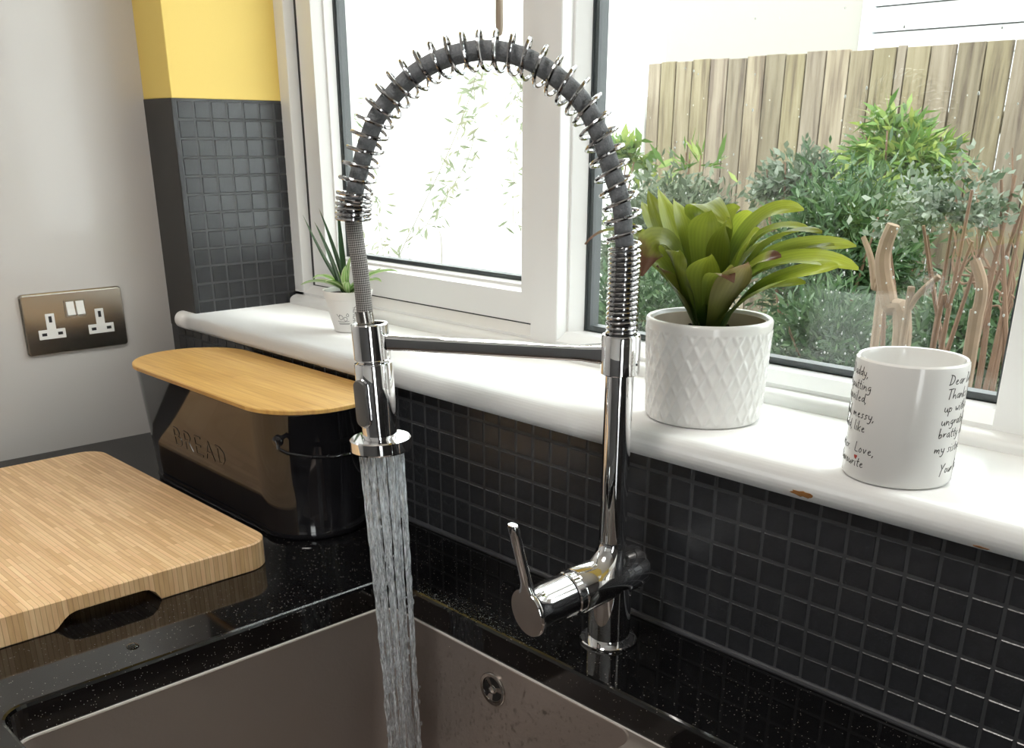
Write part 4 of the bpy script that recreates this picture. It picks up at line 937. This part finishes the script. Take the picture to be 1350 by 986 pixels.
shrub('low_ground_shrub', 'dark green low shrub beneath the bare stems', (1300, 450), 2.3, 115, 85, 7000, .045, .25, 'fol_dark', .25, 7)
shrub('leafy_seedling', 'light yellow-green leafy stems by the white corner post', (832, 215), 3.15, 40, 34, 220, .07, .4, 'fol_bright', .1, 9, stems=5)
shrub('strappy_plant', 'lime green strappy leaves rising from the low shrub', (925, 218), 3.15, 55, 26, 30, .11, .17, 'fol_bright', .1, 10, grow=.7, stems=3)
# bare stems and trunks standing in the bed
def branch(name, label, pts, yy, r0, r1, mat, group=None, cat='branch'):
    P3 = [pix(a, b, 1, yy+(c if c else 0)) for a, b, c in pts]; foot = Vector((P3[0].x, P3[0].y, GZ)); P3 = catmull([foot]+P3, 6); n = len(P3)
    bm = sweep(B(), P3, [r0+(r1-r0)*k/(n-1) for k in range(n)], 10); tag(obj(name, bm, mat, smooth=True, base=foot), label, cat, group)
branch('cut_trunk', 'thick pale sawn-off trunk standing in the shrubs', [(1186, 480, 0), (1172, 400, 0), (1164, 350, 0), (1168, 322, 0), (1178, 296, 0)], 1.15, .019, .012, 'bark', None, 'trunk')
branch('side_trunk', 'thin forked stem beside the thick sawn-off trunk', [(1156, 430, 0), (1153, 380, 0), (1148, 340, 0), (1138, 312, 0)], 1.28, .010, .005, 'bark', None, 'trunk')
branch('leaning_stem', 'bent brown stump with a cut end near the frame', [(1278, 470, 0), (1284, 430, 0), (1292, 400, 0), (1294, 372, 0), (1285, 342, 0)], 1.12, .013, .009, 'bark', None, 'trunk')
branch('pruned_branch', 'short pruned branch pointing up beside the trunk', [(1192, 440, 0), (1200, 405, 0), (1215, 384, 0), (1238, 364, 0)], 1.08, .007, .005, 'bark', None, 'trunk')
branch('slanting_stem', 'long thin slanting stem between the trunk and stump', [(1232, 450, 0), (1250, 405, 0), (1266, 360, 0), (1282, 318, 0)], 1.2, .005, .003, 'twig', None, 'trunk')
rr = random.Random(33)
for k in range(13):
    x0_, y0_ = rr.uniform(1285, 1345), rr.uniform(400, 470); a = rr.uniform(-75, 45); h_ = rr.uniform(130, 250); c_ = rr.uniform(-25, 25)
    branch('bare_twig', 'bare reddish twig before the right end of the fence', [(x0_, y0_, 0), (x0_+a*.3+c_, y0_-h_*.4, .005), (x0_+a*.6-c_*.5, y0_-h_*.7, .01), (x0_+a, y0_-h_, .015)], 1.76+.014*k, .004, .0015, 'twig', 'bare twigs by the fence', 'twig')
# weeping sprigs seen through the casement
rr = random.Random(17)
for j, (A_, B_, C_) in enumerate((((640, 60), (600, 180), (520, 350)), ((625, 90), (620, 200), (560, 300)), ((455, 130), (492, 260), (508, 350)), ((690, 90), (680, 160), (676, 300)))):
    yy = 2.2+.3*j; P3 = catmull([pix(*q, 1, yy) for q in (A_, B_, C_)], 14)
    t = thing('weeping_sprig', 'pale weeping branch with narrow leaves seen through the casement', 'branch', P3[0], 'weeping sprigs outside the casement')
    obj('stem', sweep(B(), P3, .002, 5), 'sprig', t)
    bm = B()
    ln_ = bm.verts.layers.float.new('tint')
    for k in range(105):
        q = P3[rr.randrange(len(P3))]+Vector((rr.gauss(0, .035), max(-.1, min(.1, rr.gauss(0, .035))), rr.gauss(0, .025))); d = Vector((rr.gauss(0, 1), rr.gauss(0, 1), rr.gauss(-.8, .6))).normalized(); s = d.cross(Vector((rr.gauss(0, 1), 1, 0))).normalized()
        l_ = rr.uniform(.04, .08); tv = rr.random(); f = [bm.verts.new(z_) for z_ in (q, q+d*l_*.5+s*l_*.1, q+d*l_, q+d*l_*.5-s*l_*.1)]
        for v in f: v[ln_] = tv
        bm.faces.new(f)
    obj('foliage', bm, 'fol_pale', t)['kind'] = 'stuff'
P3 = catmull([pix(*q, 1, 2.4) for q in ((582, 352), (581, 312), (572, 296), (562, 296))], 6)
tag(obj('plant_hook', sweep(B(), [Vector((P3[0].x, P3[0].y, GZ))]+P3, .004, 6), 'wire', base=(P3[0].x, P3[0].y, GZ)), 'thin curved wire plant hook seen through the casement', 'plant hook')
